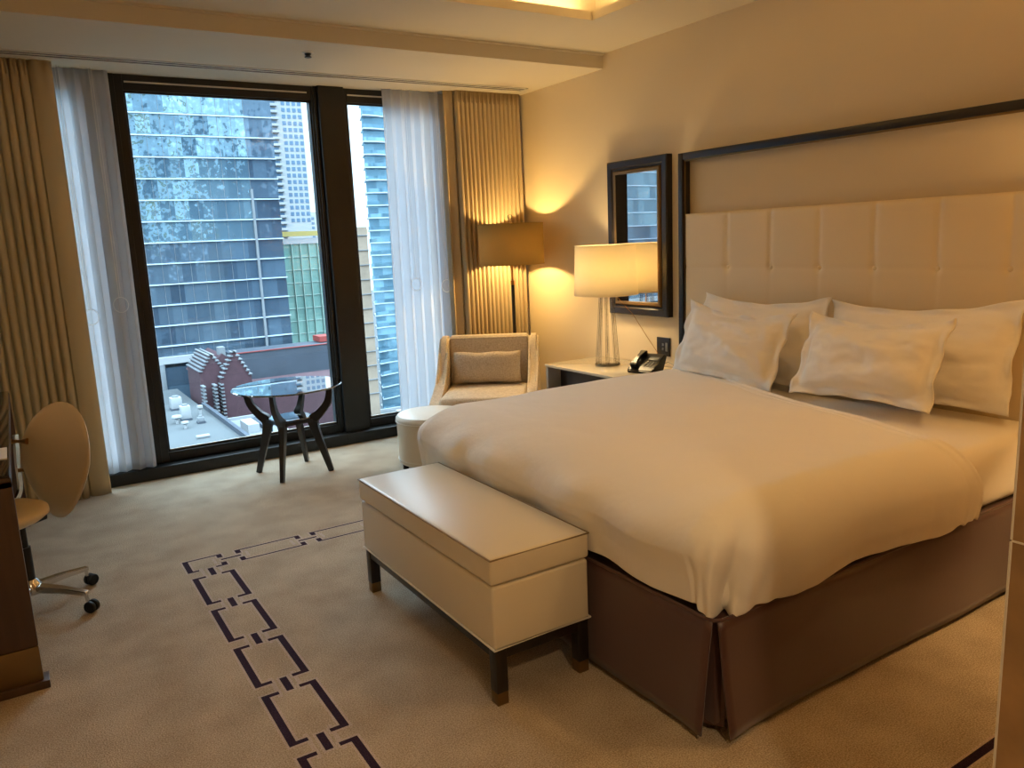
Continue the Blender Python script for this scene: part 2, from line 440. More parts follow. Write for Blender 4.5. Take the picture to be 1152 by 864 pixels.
# ------------------------------------------------------------------ windows
GY = 5.97
def window(n, x0, x1, z0=.155, z1=2.62, fx0=.03, fx1=.03):
    w_ = sroot('window_%d' % n)
    bm = nb()
    a, b = x0-fx0, x1+fx1
    box(bm, a, x0, 5.935, 6.05, .085, 2.745, .004); box(bm, x1, b, 5.935, 6.05, .085, 2.745, .004)
    box(bm, x0, x1, 5.935, 6.05, z1, 2.745, .004); box(bm, x0, x1, 5.935, 6.05, .085, z0, .004)
    # inner glazing beads
    box(bm, x0, x0+.012, 5.95, 5.965, z0, z1); box(bm, x1-.012, x1, 5.95, 5.965, z0, z1)
    box(bm, x0, x1, 5.95, 5.965, z0, z0+.014); box(bm, x0, x1, 5.95, 5.965, z1-.014, z1)
    f = struct('window_frame', bm, 'black_metal', w_)
    struct('glass_pane', box(nb(), x0, x1, GY, GY+.004, z0, z1), 'window_glass', w_)
    bm = nb(); x = x0+.01
    box(bm, x0+.01, x1-.03, 5.929, 5.936, 2.668, 2.678)  # pale strip paints the line of light at the blind slot
    struct('blind_slot_glint', bm, 'vent_white', w_)
    bm = nb(); box(bm, x0+.012, x1-.012, 5.952, 5.962, z0+.014, z0+.019)
    struct('bead_trim', bm, 'vent_white', w_)
window(1, -.74, .50, fx1=.05)
window(2, .795, 2.06, fx0=.055, fx1=.05)
window(3, 2.335, 3.06, fx0=.04)
bm = nb()
box(bm, 2.10, 2.30, 5.885, 6.05, .085, 2.745, .005); box(bm, 2.075, 2.10, 5.92, 6.05, .085, 2.745, .004)
box(bm, .545, .745, 5.93, 6.05, .085, 2.745, .005)
struct('trim_3', bm, 'black_metal')
bm = nb()
box(bm, XL, 3.12, 5.83, 6.05, 0, .085, .004)
box(bm, 2.098, 2.104, 5.826, 5.84, .0, .088)
struct('trim_4', bm, 'black_metal')

# ------------------------------------------------------------------ ceiling fittings
t = thing('air_vent', 'long white slotted air vent recessed in the lowered ceiling above the curtains', 'vent', (1.45, 5.535, ZS))
bm = nb()
for y0, y1 in ((5.47, 5.487), (5.522, 5.536), (5.572, 5.59)): box(bm, -.78, 3.69, y0, y1, ZS-.006, ZS, .001)
box(bm, 3.675, 3.69, 5.47, 5.59, ZS-.006, ZS)
part('frame', bm, 'vent_white', t)
for y0, y1 in ((5.487, 5.522), (5.536, 5.572)):
    part('slot', box(nb(), -.78, 3.675, y0, y1, ZS-.002, ZS), 'vent_dark', t)
t = thing('sprinkler_head', 'small dark ceiling sprinkler head with a pale rim in the lowered ceiling', 'sprinkler', (1.72, 4.94, ZS))
part('rim', lathe(nb(), [(.034, ZS), (.034, ZS-.004), (.024, ZS-.007), (.022, ZS-.001)], 1.72, 4.94, 24), 'vent_white', t)
part('head', lathe(nb(), [(.018, ZS), (.02, ZS-.012), (.012, ZS-.02), (.022, ZS-.026), (.02, ZS-.03)], 1.72, 4.94, 20), 'black_metal', t)

# ------------------------------------------------------------------ curtains
def curtain_mesh(x0, x1, yc, z0, z1, folds, amp, flare=(0, 0), seed=0, pleat=False, lead=1.0):
    rnd = random.Random(seed)
    ph = [rnd.uniform(-.9, .9) for _ in range(folds+2)]
    am = [rnd.uniform(.65, 1.15) for _ in range(folds+2)]
    nu, nv = folds*14, 30
    def fn(u, v):
        z = z1+(z0-z1)*v
        f0, f1 = flare
        xa = x0+f0*v; xb = x1+f1*v
        s = u*folds; k = int(s)
        a = am[min(k, folds)]*(1-(s-k))+am[min(k+1, folds+1)]*(s-k)
        p = ph[min(k, folds)]*(1-(s-k))+ph[min(k+1, folds+1)]*(s-k)
        g = min(1, .42+v*1.9)
        if pleat:
            # rounded pleats with narrow deep creases between them
            q = abs(math.sin(PI*(s+.12*p*v*math.sin(2*PI*s))))
            yo = amp*a*g*(1-2*q**.45)
            if s > folds-1 and lead > 1: yo = amp*(.1-.5*math.sin(PI*(s-k)))
            tot = folds-1+lead; uu = s/tot if s <= folds-1 else (folds-1+(s-folds+1)*lead)/tot
        else:
            yo = amp*a*g*math.sin(2*PI*s+p*.7*v); uu = u
        if v < .06: yo += amp*.3*math.sin(4*PI*s+1)*(1-v/.06)
        xo = .35*amp*math.sin(4*PI*s+p)*g
        return (xa+(xb-xa)*uu+xo*(.15 if pleat else .6), yc+yo, z)
    bm = nb(); grid(bm, fn, nu, nv)
    return bm
def curtain(name, args, m, loc, label, group=None):
    bm = curtain_mesh(*args[0], **args[1])
    o = solo(name, bm, m, loc, label, 'curtain', group)
    s = o.modifiers.new('thick', 'SOLIDIFY'); s.thickness = .004; s.offset = 0
    return o
curtain('curtain', ((-.72, .385, 5.695, .002, ZS), dict(folds=21, pleat=True, lead=2.6, amp=.034, flare=(0, .0), seed=3)), 'drape_cloth', (-.2, 5.69, 0),
        'heavy beige floor-length curtain gathered at the far left of the window', 'beige curtains')
curtain('curtain', ((3.16, 3.765, 5.725, .002, ZS), dict(folds=15, pleat=True, amp=.028, flare=(0, .0), seed=8)), 'drape_cloth', (3.45, 5.72, 0),
        'beige curtain gathered in the corner behind the floor lamp', 'beige curtains')
curtain('curtain', ((3.075, 3.165, 5.765, .002, ZS), dict(folds=1, amp=.02, seed=5)), 'drape_cloth', (3.12, 5.76, 0),
        'narrow plain beige curtain edge hanging beside the right sheer curtain', 'beige curtains')
curtain('sheer_curtain', ((.36, .705, 5.865, .09, ZS), dict(folds=4, amp=.026, flare=(0, -.01), seed=11)), 'sheer', (.55, 5.865, .09),
        'white sheer curtain hanging over the left window beside the left beige curtain', 'white sheer curtains')
curtain('sheer_curtain', ((2.60, 3.08, 5.855, .09, ZS), dict(folds=6, amp=.026, flare=(-.03, 0), seed=13)), 'sheer', (2.85, 5.855, .09),
        'white sheer curtain hanging over the right window behind the armchair', 'white sheer curtains')
for x, z, y, lab in ((.415, 1.165, 5.79, 'thin white ring on cords at the inner edge of the left beige curtain'),
                  (.60, 1.23, 5.80, 'thin white ring on cords in front of the left sheer curtain'),
                  (2.755, 1.22, 5.80, 'thin white ring on cords in front of the right sheer curtain'),
                  (3.03, 1.19, 5.80, 'thin white ring on cords between the right sheer and the right beige curtain')):
    t = thing('curtain_pull', lab, 'curtain pull', (x, y, z-.05), group='curtain pull rings')
    bm = nb()
    tube(bm, [(x+.045*math.cos(2*PI*i/28), y, z+.05*math.sin(2*PI*i/28)) for i in range(28)], .0022, 6, True)
    part('ring', bm, 'white_plastic', t)
    for s in (-1, 1):
        part('cord', tube(nb(), [(x+s*.006, y, z+.05), (x+s*.008, y, ZS)], .0012, 5), 'white_plastic', t)

# ------------------------------------------------------------------ headboard
t = thing('headboard', 'tall dark-framed headboard with buttoned cream leather panel behind the bed', 'headboard', (3.75, 2.5, 0))
hy0, hy1, hz = 1.19, 3.81, 2.035
bm = nb()
box(bm, 3.70, 3.80, hy1-.042, hy1, 0, hz, .004); box(bm, 3.70, 3.80, hy0, hy0+.042, 0, hz, .004)
box(bm, 3.70, 3.80, hy0+.042, hy1-.042, hz-.042, hz, .004)
part('frame', bm, 'espresso', t)
bm = nb()
box(bm, 3.712, 3.72, hy1-.052, hy1-.042, .4, hz-.042); box(bm, 3.712, 3.72, hy0+.042, hy0+.052, .4, hz-.042)
box(bm, 3.712, 3.72, hy0+.042, hy1-.042, hz-.052, hz-.042)
part('inner_bead', bm, 'bronze', t)
part('fabric_panel', box(nb(), 3.765, 3.80, hy0+.04, hy1-.04, 1.6, hz-.04), 'wall_panel', t)
py0, py1, pz0, pz1, pitch = hy0+.05, hy1-.052, .25, 1.655, .325
seams = [3.405-pitch*k for k in range(7)]
def padfn(u, v):
    y = py0+(py1-py0)*u; z = pz0+(pz1-pz0)*v
    d = min(abs(y-s) for s in seams)
    up = 1 if z > 1.32 else .45
    gs = math.exp(-(d/.016)**2)*.006*up + math.exp(-(d/.05)**2)*.002*up
    dz = abs(z-1.32); gs += math.exp(-(dz/.010)**2)*.0025+math.exp(-(dz/.06)**2)*.002
    rr = math.hypot(d, dz); gs += .009*math.exp(-(rr/.022)**2)
    e = min(y-py0, py1-y, z-pz0+1, pz1-z); ed = .008*math.exp(-(e/.010)**1.2) if e < .2 else 0
    return (3.708+gs+ed, y, z)
bm = nb(); gv = grid(bm, padfn, 280, 110)
bot = [(gv[0], 0)]
# close the sides back to the wall
def skirt_back(bm, gv, xb):
    rim = [gv[i][0] for i in range(len(gv))]+[gv[-1][j] for j in range(1, len(gv[0]))]+[gv[i][-1] for i in range(len(gv)-2, -1, -1)]+[gv[0][j] for j in range(len(gv[0])-2, 0, -1)]
    bk = [bm.verts.new((xb, v.co.y, v.co.z)) for v in rim]; n = len(rim)
    for i in range(n): bm.faces.new((rim[i], rim[(i+1) % n], bk[(i+1) % n], bk[i]))
skirt_back(bm, gv, 3.795)
pad = part('upholstered_panel', bm, 'leather_head', t, angle=1.2)
for s in seams:
    bm = nb(); lathe(bm, [(.0, 0), (.012, .0), (.0125, .004), (.009, .008), (.0, .0095)], n=14, cap=False)
    bm.transform(Matrix.Translation((3.727, s, 1.32)) @ Matrix.Rotation(-PI/2, 4, 'Y'))
    part('button', bm, 'leather_head', pad)

# ------------------------------------------------------------------ bed
t = thing('bed', 'king-size bed base with brown satin skirt and white-sheeted mattress', 'bed', (2.7, 2.57, 0))
FX, RY, LY, HX = 1.633, 1.535, 3.53, 3.70
part('base', box(nb(), FX+.02, HX, RY+.02, LY-.02, .04, .385, .01), 'satin_brown', t)
def skirt_panel(pa, pb, slant_a, slant_b, out, seed):
    """cloth panel from pa to pb (top corners); slant shifts the lower corner along the panel"""
    pa, pb = Vector(pa), Vector(pb); d = (pb-pa); Ln = d.length; d.normalize(); n = Vector((d.y, -d.x, 0))
    if n.dot(Vector(out)) < 0: n = -n
    bm = nb()
    def fn(u, v):
        a = slant_a*v**1.2; b = slant_b*v**1.2
        s = a+(Ln+b-a)*u
        z = .40-.375*v
        o = .006+.018*v + .006*noise.noise(Vector((s*3, v*1.2, seed))) + .004*math.sin(s*5+seed)*v
        # edge lips curl outwards
        o += .012*v*math.exp(-((1-u)*Ln/.08)**2)*(1 if slant_b else 0)
        p = pa+d*s+n*o
        return (p.x, p.y, z)
    grid(bm, fn, 60, 12)
    return bm
for i, a in enumerate((((FX, LY-.01), (FX, RY+.005), 0, -.018, (-1, 0, 0)), ((HX, RY), (FX+.004, RY), 0, -.02, (0, -1, 0)), ((FX, LY), (HX, LY), 0, 0, (0, 1, 0)))):
    o = part('skirt_panel', skirt_panel((*a[0], 0), (*a[1], 0), a[2], a[3], a[4], i*3.7), 'satin_brown', t, angle=1.2)
    s = o.modifiers.new('thick', 'SOLIDIFY'); s.thickness = .004; s.offset = 0
bm = nb()
grid(bm, lambda u, v: (FX+.012+.05*u*(1-v*.2), RY+.075-.065*u-.0*v, .39-.36*v), 6, 6)
part('pleat_insert', bm, 'satin_brown', t)
bm = nb()
tube(bm, [(FX-.006, LY, .403), (FX-.006, RY+.03, .403), (FX+.002, RY+.008, .403), (FX+.025, RY-.006, .403), (HX, RY-.006, .403)], .006, 8)
part('skirt_piping', bm, 'satin_brown', t)
bm = nb()
box(bm, FX+.04, HX, RY+.004, LY-.03, .39, .668, .07, 5)
part('mattress', bm, 'linen', t, angle=1.2, label='white sheeted mattress')

# duvet
def fbm(x, y, z, o=3):
    return noise.fractal(Vector((x, y, z)), 1.0, 2.0, o)
def duvet():
    r = .15
    ZT = .735
    xo, yr, yl = 1.598, 1.478, 3.545            # outer faces of the hanging sides
    rf, rs, rz = .27, .15, .17           # foot and side rounding, and their drop
    DROP = .325
    def rmean(c): return rf*c*c+rs*(1-c*c)
    def HANG(c): return (rmean(c)+rz)/2*PI/2+(DROP-rz)
    def prof(d, c):
        q = (rmean(c)+rz)/2*PI/2
        if d <= 0: return 0, 0
        if d < q: a = d/q*PI/2; return math.sin(a), rz*(1-math.cos(a))
        return 1, rz+(d-q)
    hf, hs = HANG(1), HANG(0); hang = hs
    AX = xo+rf; B0 = yr+rs; B1 = yl-rs
    NU, NV = 210, 170
    Wtot = (B1-B0)+2*hang
    bm = nb()
    def fn(u, v):
        b = B0-hang+Wtot*v       # across
        bb = min(max(b, B0), B1)
        xh = 3.47+(bb-3.53)*.29   # head edge slants
        if b < B0: xh += .10*min(1, (B0-b)/hang)
        La = (xh-AX)+hf
        a = La*u                  # 0 at head edge
        x = xh-a
        da = max(0, AX-x); side = -1 if b < B0 else 1
        db = (B0-b) if b < B0 else max(0, b-B1)
        # thickness of the puffed filling
        puff = .018*math.sin(min(1, u*3)*PI/2)
        zt = ZT+puff-.022*(1-min(1, u*9))**2
        bx = x if da == 0 else AX
        if da > 0 and db > 0:
            th = math.atan2(db/hs, da/hf); tt = max(da/hf, db/hs)
            c_ = math.cos(th); d = tt*HANG(c_)*(1+.10*math.sin(2*th)**2)
            o_, dr = prof(d, c_)
            fold = 0
            k = max(0, (d-.12)/hang)
            tk = .95-.25*min(1, k)
            fold += -.040*k*math.exp(-((th-tk)/.075)**2) + .034*k*math.exp(-((th-tk+.26)/.16)**2) + .020*k*math.exp(-((th-tk-.24)/.16)**2)
            fold += .006*k*math.sin(th*23+4*d)+.012*k*noise.noise(Vector((th*5, d*9, 2)))
            ex, ey = math.cos(th)*(rf*o_+fold), math.sin(th)*(rs*o_+fold)
            X = AX-ex; Y = (B0-ey) if side < 0 else (B1+ey)
            Z = zt-dr+.0*k
            nx, ny = -math.cos(th), math.sin(th)*side
        elif da > 0:
            o_, dr = prof(da, 1); X = AX-rf*o_; Y = b; Z = zt-dr; nx, ny = -1, 0; d = da
        elif db > 0:
            o_, dr = prof(db, 0); X = x; Y = (B0-rs*o_) if side < 0 else B1+rs*o_; Z = zt-dr; nx, ny = 0, side; d = db
        else:
            X, Y, Z = x, b, zt; nx = ny = 0; d = 0
        # soft swell and wrinkles
        t_ = min(1, d/.25)
        w = fbm(X*1.6+3, Y*1.4, 2, 2)*.016*(1-t_)
        Z += w + .004*noise.noise(Vector((X*7+Y*4, Y*3-X*2, 5)))*(1-t_)
        hz_ = fbm((X-Y)*2.6, (X+Y)*2.6, Z*1.1, 3)*.014*t_ + .006*t_*math.sin((X+Y)*15+2*noise.noise(Vector((X*2, Y*2, 1))))
        # the filling bulges at mid height, the hem tucks in
        bul = .018*math.sin(min(1, d/hang)*PI)*t_-.012*max(0, (d/hang-.8)/.2)
        if d > 0:
            # hem wave
            Z += .010*t_**3*math.sin((X-Y)*9)+.008*t_**3*noise.noise(Vector((X*5, Y*5, 9)))
        X += nx*(hz_+bul); Y += ny*(hz_+bul)
        if nx < 0 and abs(ny) < .01 and 2.05 < Y < 3.25: X = max(X, 1.603-max(0, Z-.55)*.8)
        Z -= .011*math.exp(-((xh-x-.10)/.012)**2) if da == 0 else 0
        # turned-down head edge
        if u < .02: Z += .012*math.sin(u/.02*PI/2)
        return (X, Y, Z)
    grid(bm, fn, NU, NV)
    o = solo('duvet', bm, 'linen', (2.5, 2.57, .7), 'puffy white duvet spread over the bed and hanging over its foot', 'duvet')
    o.data.set_sharp_from_angle(angle=3.1)
    s = o.modifiers.new('thick', 'SOLIDIFY'); s.thickness = .028; s.offset = -1
    s2 = o.modifiers.new('smooth', 'SUBSURF'); s2.levels = 1; s2.render_levels = 1
duvet()
def pillow(w_, h_, T, seed, c, tilt, yaw, roll, label, fl=.045, sag=.03):
    """flanged pillow; local x = width, y = height, z = thickness"""
    bm = nb(); NX, NY = 56, 44
    ui, vi = 1-fl*2/w_, 1-fl*2/h_
    def sf(sgn):
        def fn(u, v):
            a, b = u*2-1, v*2-1
            iu, iv = min(1, abs(a)/ui), min(1, abs(b)/vi)
            th = T*.5*max(0, (1-iu**2.6))**.55*max(0, (1-iv**2.4))**.55
            x = a*w_/2*(1-.06*(1-a*a)*0-.045*(1-b*b)*abs(a)); y = b*h_/2*(1-.10*(1-a*a)*abs(b))
            # fullness low, slack corners
            y -= sag*(1-a*a)*(1 if b > 0 else 0)*b
            wr = .020*fbm(a*1.9+seed, b*1.9, seed*1.7, 3)*(th/(T*.5)+.15) + .006*math.sin((a*6+b*9)+seed)*(th/(T*.5))
            cr = .010*abs(noise.noise(Vector((a*4+seed, b*3.5, seed))))*(1 if th > .01 else 0)
            z = sgn*(th+.004)+wr-cr*sgn
            if abs(a) > ui or abs(b) > vi:
                e = max((abs(a)-ui)/(1-ui), (abs(b)-vi)/(1-vi))
                z += e*(.014*math.sin(a*11+seed*2+b*8)+.012*noise.noise(Vector((a*5, b*5, seed+4))))
            return Vector((x, y, z))
        return fn
    g1 = grid(bm, sf(1), NX, NY); g2 = grid(bm, sf(-1), NX, NY)
    rim = lambda g: [g[i][0] for i in range(NX+1)]+[g[NX][j] for j in range(1, NY+1)]+[g[i][NY] for i in range(NX-1, -1, -1)]+[g[0][j] for j in range(NY-1, 0, -1)]
    r1, r2 = rim(g1), rim(g2); n = len(r1)
    for i in range(n): bm.faces.new((r1[i], r1[(i+1) % n], r2[(i+1) % n], r2[i]))
    # local x -> -Y (to the right in the picture), local y -> up leaning to +X, local z -> towards the foot
    up = Vector((math.sin(tilt), 0, math.cos(tilt))); xx = Vector((0, -1, 0)); zz = xx.cross(up)
    M = Matrix((xx, up, zz)).transposed().to_4x4()
    M = Matrix.Rotation(yaw, 4, 'Z') @ M @ Matrix.Rotation(roll, 4, 'Z')
    bm.transform(Matrix.Translation(c) @ M)
    return solo('pillow', bm, 'linen', c, label, 'pillow', 'white pillows on the bed')
for q in (dict(w_=.90, h_=.51, T=.17, seed=1.3, c=Vector((3.55, 3.05, .93)), tilt=.30, yaw=0, roll=.00, label='white flanged pillow standing behind the smaller left pillow'),
          dict(w_=.95, h_=.51, T=.18, seed=5.1, c=Vector((3.555, 2.11, .94)), tilt=.30, yaw=-.02, roll=.05, label='large white flanged pillow at the right, leaning on the headboard'),
          dict(w_=.74, h_=.44, T=.17, seed=8.2, c=Vector((3.345, 3.05, .92)), tilt=.36, yaw=.03, roll=-.06, label='smaller white pillow in front at the left side of the bed'),
          dict(w_=.73, h_=.43, T=.18, seed=12.4, c=Vector((3.31, 2.185, .93)), tilt=.42, yaw=-.03, roll=.02, label='smaller white pillow in front at the right, leaning on the large pillow')):
    o = pillow(**q); o.data.set_sharp_from_angle(angle=3.1)

# ------------------------------------------------------------------ storage bench
t = thing('storage_bench', 'long cream leather storage bench on dark legs at the foot of the bed', 'bench', (1.39, 2.64, 0))
bx0, bx1, by0, by1 = 1.188, 1.592, 2.085, 3.235
part('body', box(nb(), bx0+.004, bx1-.004, by0+.004, by1-.004, .205, .43, .012, 3), 'leather', t)
lid = part('lid', box(nb(), bx0, bx1, by0, by1, .434, .53, .014, 4), 'leather', t)
bm = nb()
for z in (.517, ):
    tube(bm, [(bx0+.001, by0+.001, z+.008), (bx1-.001, by0+.001, z+.008), (bx1-.001, by1-.001, z+.008), (bx0+.001, by1-.001, z+.008)], .0035, 6, True)
part('piping', bm, 'piping_tan', lid)
bm = nb()
tube(bm, [(bx0+.002, by0+.002, .209), (bx1-.002, by0+.002, .209), (bx1-.002, by1-.002, .209), (bx0+.002, by1-.002, .209)], .004, 6, True)
part('piping', bm, 'leather_white', t)
bm = nb()
box(bm, bx0+.012, bx0+.037, by0+.012, by1-.012, .165, .204, .002); box(bm, bx1-.037, bx1-.012, by0+.012, by1-.012, .165, .204, .002)
box(bm, bx0+.012, bx1-.012, by0+.012, by0+.037, .165, .204, .002); box(bm, bx0+.012, bx1-.012, by1-.037, by1-.012, .165, .204, .002)
part('base_rail', bm, 'espresso', t)
for x in (bx0+.008, bx1-.053):
    for y in (by0+.008, by1-.053):
        lg = part('leg', box(nb(), x, x+.045, y, y+.045, .045, .204, .003), 'espresso', t)
        part('foot_cap', box(nb(), x+.001, x+.044, y+.001, y+.044, 0, .045, .002), 'bronze', lg)

# ------------------------------------------------------------------ nightstand and the things on it
NZ = .625
def nightstand(x0, x1, y0, y1, label):
    t = thing('nightstand', label, 'nightstand', ((x0+x1)/2, (y0+y1)/2, 0), group=None)
    part('top', box(nb(), x0, x1, y0, y1, NZ-.018, NZ, .003), 'painted_glass', t)
    bm = nb()
    box(bm, x0+.005, x1, y1-.03, y1-.005, .08, NZ-.018); box(bm, x0+.005, x1, y0+.005, y0+.03, .08, NZ-.018)
    box(bm, x1-.02, x1, y0+.03, y1-.03, .08, NZ-.018); box(bm, x0+.005, x1, y0+.03, y1-.03, .08, .105)
    part('case', bm, 'cabinet_grey', t)
    part('shelf_shade_panel', box(nb(), x0+.12, x0+.13, y0+.03, y1-.03, .42, NZ-.02), 'shadow_box', t)  # dark panel painting the shade inside the open shelf
    part('drawer', box(nb(), x0, x0+.02, y0+.035, y1-.035, .12, .40, .004), 'cabinet_grey', t)
    part('plinth', box(nb(), x0+.05, x1, y0+.04, y1-.04, 0, .08), 'espresso', t)
nightstand(3.26, 3.79, 3.87, 4.75, 'nightstand with glossy cream glass top between the bed and the armchair')
def table_lamp(cx, cy, label):
    t = thing('table_lamp', label, 'lamp', (cx, cy, NZ))
    bm = nb(); lathe(bm, [(.088, NZ), (.09, NZ+.004), (.09, NZ+.014), (.086, NZ+.018), (.03, NZ+.02)], cx, cy, 40)
    part('base', bm, 'crystal', t)
    for k in range(8):
        a = 2*PI*k/8+.2
        p0 = Vector((cx+.080*math.cos(a), cy+.080*math.sin(a), NZ+.016)); p1 = Vector((cx+.046*math.cos(a), cy+.046*math.sin(a), 1.12))
        part('glass_rod', tube(nb(), [p0, p1], .0062, 10), 'crystal', t)
        if k % 3 == 0:
            pass
    bm = nb(); lathe(bm, [(.05, 1.115), (.052, 1.12), (.052, 1.13), (.012, 1.135), (.012, 1.27)], cx, cy, 24)
    part('collar', bm, 'chrome', t)
    bm = nb()
    zb, zt, rb, rt = 1.13, 1.475, .226, .213
    lathe(bm, [(rb, zb), (rt, zt)], cx, cy, 64, cap=False)
    sh = part('lamp_shade', bm, 'shade_cream', t)
    sh.modifiers.new('thick', 'SOLIDIFY').thickness = .002
    for r_, z_ in ((rb, zb), (rt, zt)):
        part('trim', tube(nb(), [(cx+r_*math.cos(2*PI*i/64), cy+r_*math.sin(2*PI*i/64), z_) for i in range(64)], .003, 6, True), 'shade_cream', sh)
    bm = nb()
    for k in range(3):
        a = 2*PI*k/3; tube(bm, [(cx+.01*math.cos(a), cy+.01*math.sin(a), 1.27), (cx+.205*math.cos(a), cy+.205*math.sin(a), 1.43)], .0015, 6)
    part('shade_carrier', bm, 'chrome', t)
    bm = nb(); bmesh.ops.create_uvsphere(bm, u_segments=16, v_segments=10, radius=.028); bm.transform(Matrix.Translation((cx, cy, 1.30)))
    return t
table_lamp(3.555, 4.38, 'table lamp with cream drum shade and clear glass rods on the nightstand')
bm = nb()
tube(bm, [(3.61, 4.34, 1.12), (3.70, 4.26, .98), (3.75, 4.19, .84), (3.775, 4.10, .72), (3.775, 4.08, NZ+.004)], .002, 6)
solo('lamp_cord', bm, 'brass', (3.7, 4.2, NZ), 'thin clear cord running down from the table lamp towards the phone', 'cord')

# telephone
def telephone():
    cx, cy = 3.56, 3.97
    t = thing('telephone', 'black corded desk telephone on the nightstand beside the bed', 'telephone', (cx, cy, NZ), math.radians(-72))
    # local: x along the handset side, y towards the back (up the slope)
    bm = nb()
    prism(bm, [(-.10, .0), (-.10, .022), (-.075, .036), (.08, .108), (.105, .108), (.11, .09), (.06, .0)], 'x', -.095, .095)
    bmesh.ops.bevel(bm, geom=list(bm.edges), offset=.006, segments=2, affect='EDGES')
    body = part('body', bm, 'black_plastic', t, local=True)
    sl = math.atan2(.072, .155)
    def on(u, v, h): # point on the slope: u across, v up
        return Matrix.Translation((u, -.075+v*math.cos(sl)-h*math.sin(sl), .036+v*math.sin(sl)+h*math.cos(sl))) @ Matrix.Rotation(sl, 4, 'X')
    bm = nb(); box(bm, -.035, .035, -.02, .02, 0, .003, .001); bm.transform(on(.04, .115, 0)); part('display', bm, 'grey_plastic', body, local=True)
    for r_ in range(4):
        for c_ in range(3):
            bm = nb(); box(bm, -.007, .007, -.005, .005, 0, .004, .001); bm.transform(on(.015+.022*c_, .02+.017*r_, 0)); part('key', bm, 'grey_plastic', body, local=True)
    bm = nb(); pts = []
    for i in range(13):
        s = i/12; v = -.005+.17*s; h = .012+.016*math.sin(s*PI)
        pts.append(on(-.055, v, h).translation)
    tube(bm, pts, [1.25, 1.3, 1.1, .9, .8, .8, .8, .8, .8, .9, 1.1, 1.3, 1.25], flat=(.019, .013), up=Vector((0, 0, 1)))
    bmesh.ops.bevel(bm, geom=list(bm.edges), offset=.003, segments=1, affect='EDGES')
    part('handset', bm, 'black_plastic', t, local=True)
    bm = nb(); tube(bm, [(.06, .09, .03), (.09, .13, .05), (.12, .15, .03), (.13, .16, .003)], .002, 6); part('cord', bm, 'grey_plastic', t, local=True)
telephone()
# switch plate
t = thing('wall_switch_plate', 'dark square switch plate on the wall above the telephone', 'switch', (3.79, 4.055, .70))
part('plate', box(nb(), 3.79, 3.80, 3.99, 4.12, .695, .825, .003), 'espresso', t)
for y, z in ((4.055, .775), (4.055, .745)): part('button', box(nb(), 3.786, 3.792, y-.008, y+.008, z-.009, z+.009, .001), 'grey_plastic', t)
part('socket', box(nb(), 3.786, 3.792, 4.008, 4.03, .73, .79, .002), 'grey_plastic', t)

# mirror
t = thing('wall_mirror', 'rectangular wall mirror in a wide black frame beside the headboard', 'mirror', (3.78, 4.27, .97))
my0, my1, mz0, mz1 = 3.965, 4.585, .972, 2.055
bm = nb()
def frame_sweep(bm, prof, y0, y1, z0, z1):
    """prof: list of (inset, x)"""
    loops = []
    for ins, x in prof:
        loops.append([bm.verts.new((x, a, b)) for a, b in ((y0+ins, z0+ins), (y1-ins, z0+ins), (y1-ins, z1-ins), (y0+ins, z1-ins))])
    for A, B in zip(loops, loops[1:]):
        for i in range(4): bm.faces.new((A[i], A[(i+1) % 4], B[(i+1) % 4], B[i]))
frame_sweep(bm, [(0, 3.80), (0, 3.755), (.008, 3.747), (.045, 3.75), (.055, 3.758), (.062, 3.758), (.066, 3.764)], my0, my1, mz0, mz1)
part('frame', bm, 'espresso', t, smooth=False)
bm = nb(); frame_sweep(bm, [(.064, 3.766), (.066, 3.757), (.072, 3.748), (.078, 3.746), (.094, 3.748), (.096, 3.785)], my0, my1, mz0, mz1)
part('inner_bead', bm, 'bronze', t, smooth=False, label='narrow bronze inner edge')
bm = nb()
v = [bm.verts.new((3.7765-.060*(a-my0-.09), a, b)) for a, b in ((my0+.090, mz0+.090), (my1-.090, mz0+.090), (my1-.090, mz1-.090), (my0+.090, mz1-.090))]
bm.faces.new(v)
bm.faces.ensure_lookup_table()
part('mirror_glass', bm, 'mirror', t, smooth=False)

# bedside lamp and nightstand on the far side of the bed are outside the picture except the stand's foot
NS2 = nightstand(3.32, 3.79, .64, 1.10, 'low nightstand at the right side of the bed beside the partition')

table_lamp(3.555, .87, 'table lamp with cream shade on the low nightstand beside the partition')
# ------------------------------------------------------------------ floor lamp
fx, fy = 3.44, 5.43
t = thing('floor_lamp', 'floor lamp with brown drum shade and dark pole behind the armchair', 'lamp', (fx, fy, 0))
part('base', lathe(nb(), [(.14, 0), (.14, .012), (.12, .02), (.02, .03)], fx, fy, 40), 'espresso', t)
part('pole', tube(nb(), [(fx, fy, .02), (fx, fy, 1.20)], .014, 16), 'espresso', t)
bm = nb(); tube(bm, [(fx, fy, 1.18), (fx, fy, 1.215)], .018, 16); tube(bm, [(fx, fy, 1.20), (fx, fy, 1.42)], .009, 12); part('stem', bm, 'brass', t)
bm = nb(); lathe(bm, [(.262, 1.345), (.262, 1.665)], fx, fy, 64, cap=False)
sh = part('lamp_shade', bm, 'shade_amber', t); sh.modifiers.new('thick', 'SOLIDIFY').thickness = .002
for z_ in (1.345, 1.665): part('trim', tube(nb(), [(fx+.262*math.cos(2*PI*i/64), fy+.262*math.sin(2*PI*i/64), z_) for i in range(64)], .003, 6, True), 'shade_amber', sh)
bm = nb(); tube(bm, [(fx, fy, 1.41), (fx, fy, 1.69)], .003, 8)
for k in range(3):
    a = 2*PI*k/3+.5; tube(bm, [(fx, fy, 1.655), (fx+.262*math.cos(a), fy+.262*math.sin(a), 1.655)], .002, 6)
part('shade_carrier', bm, 'brass', t)
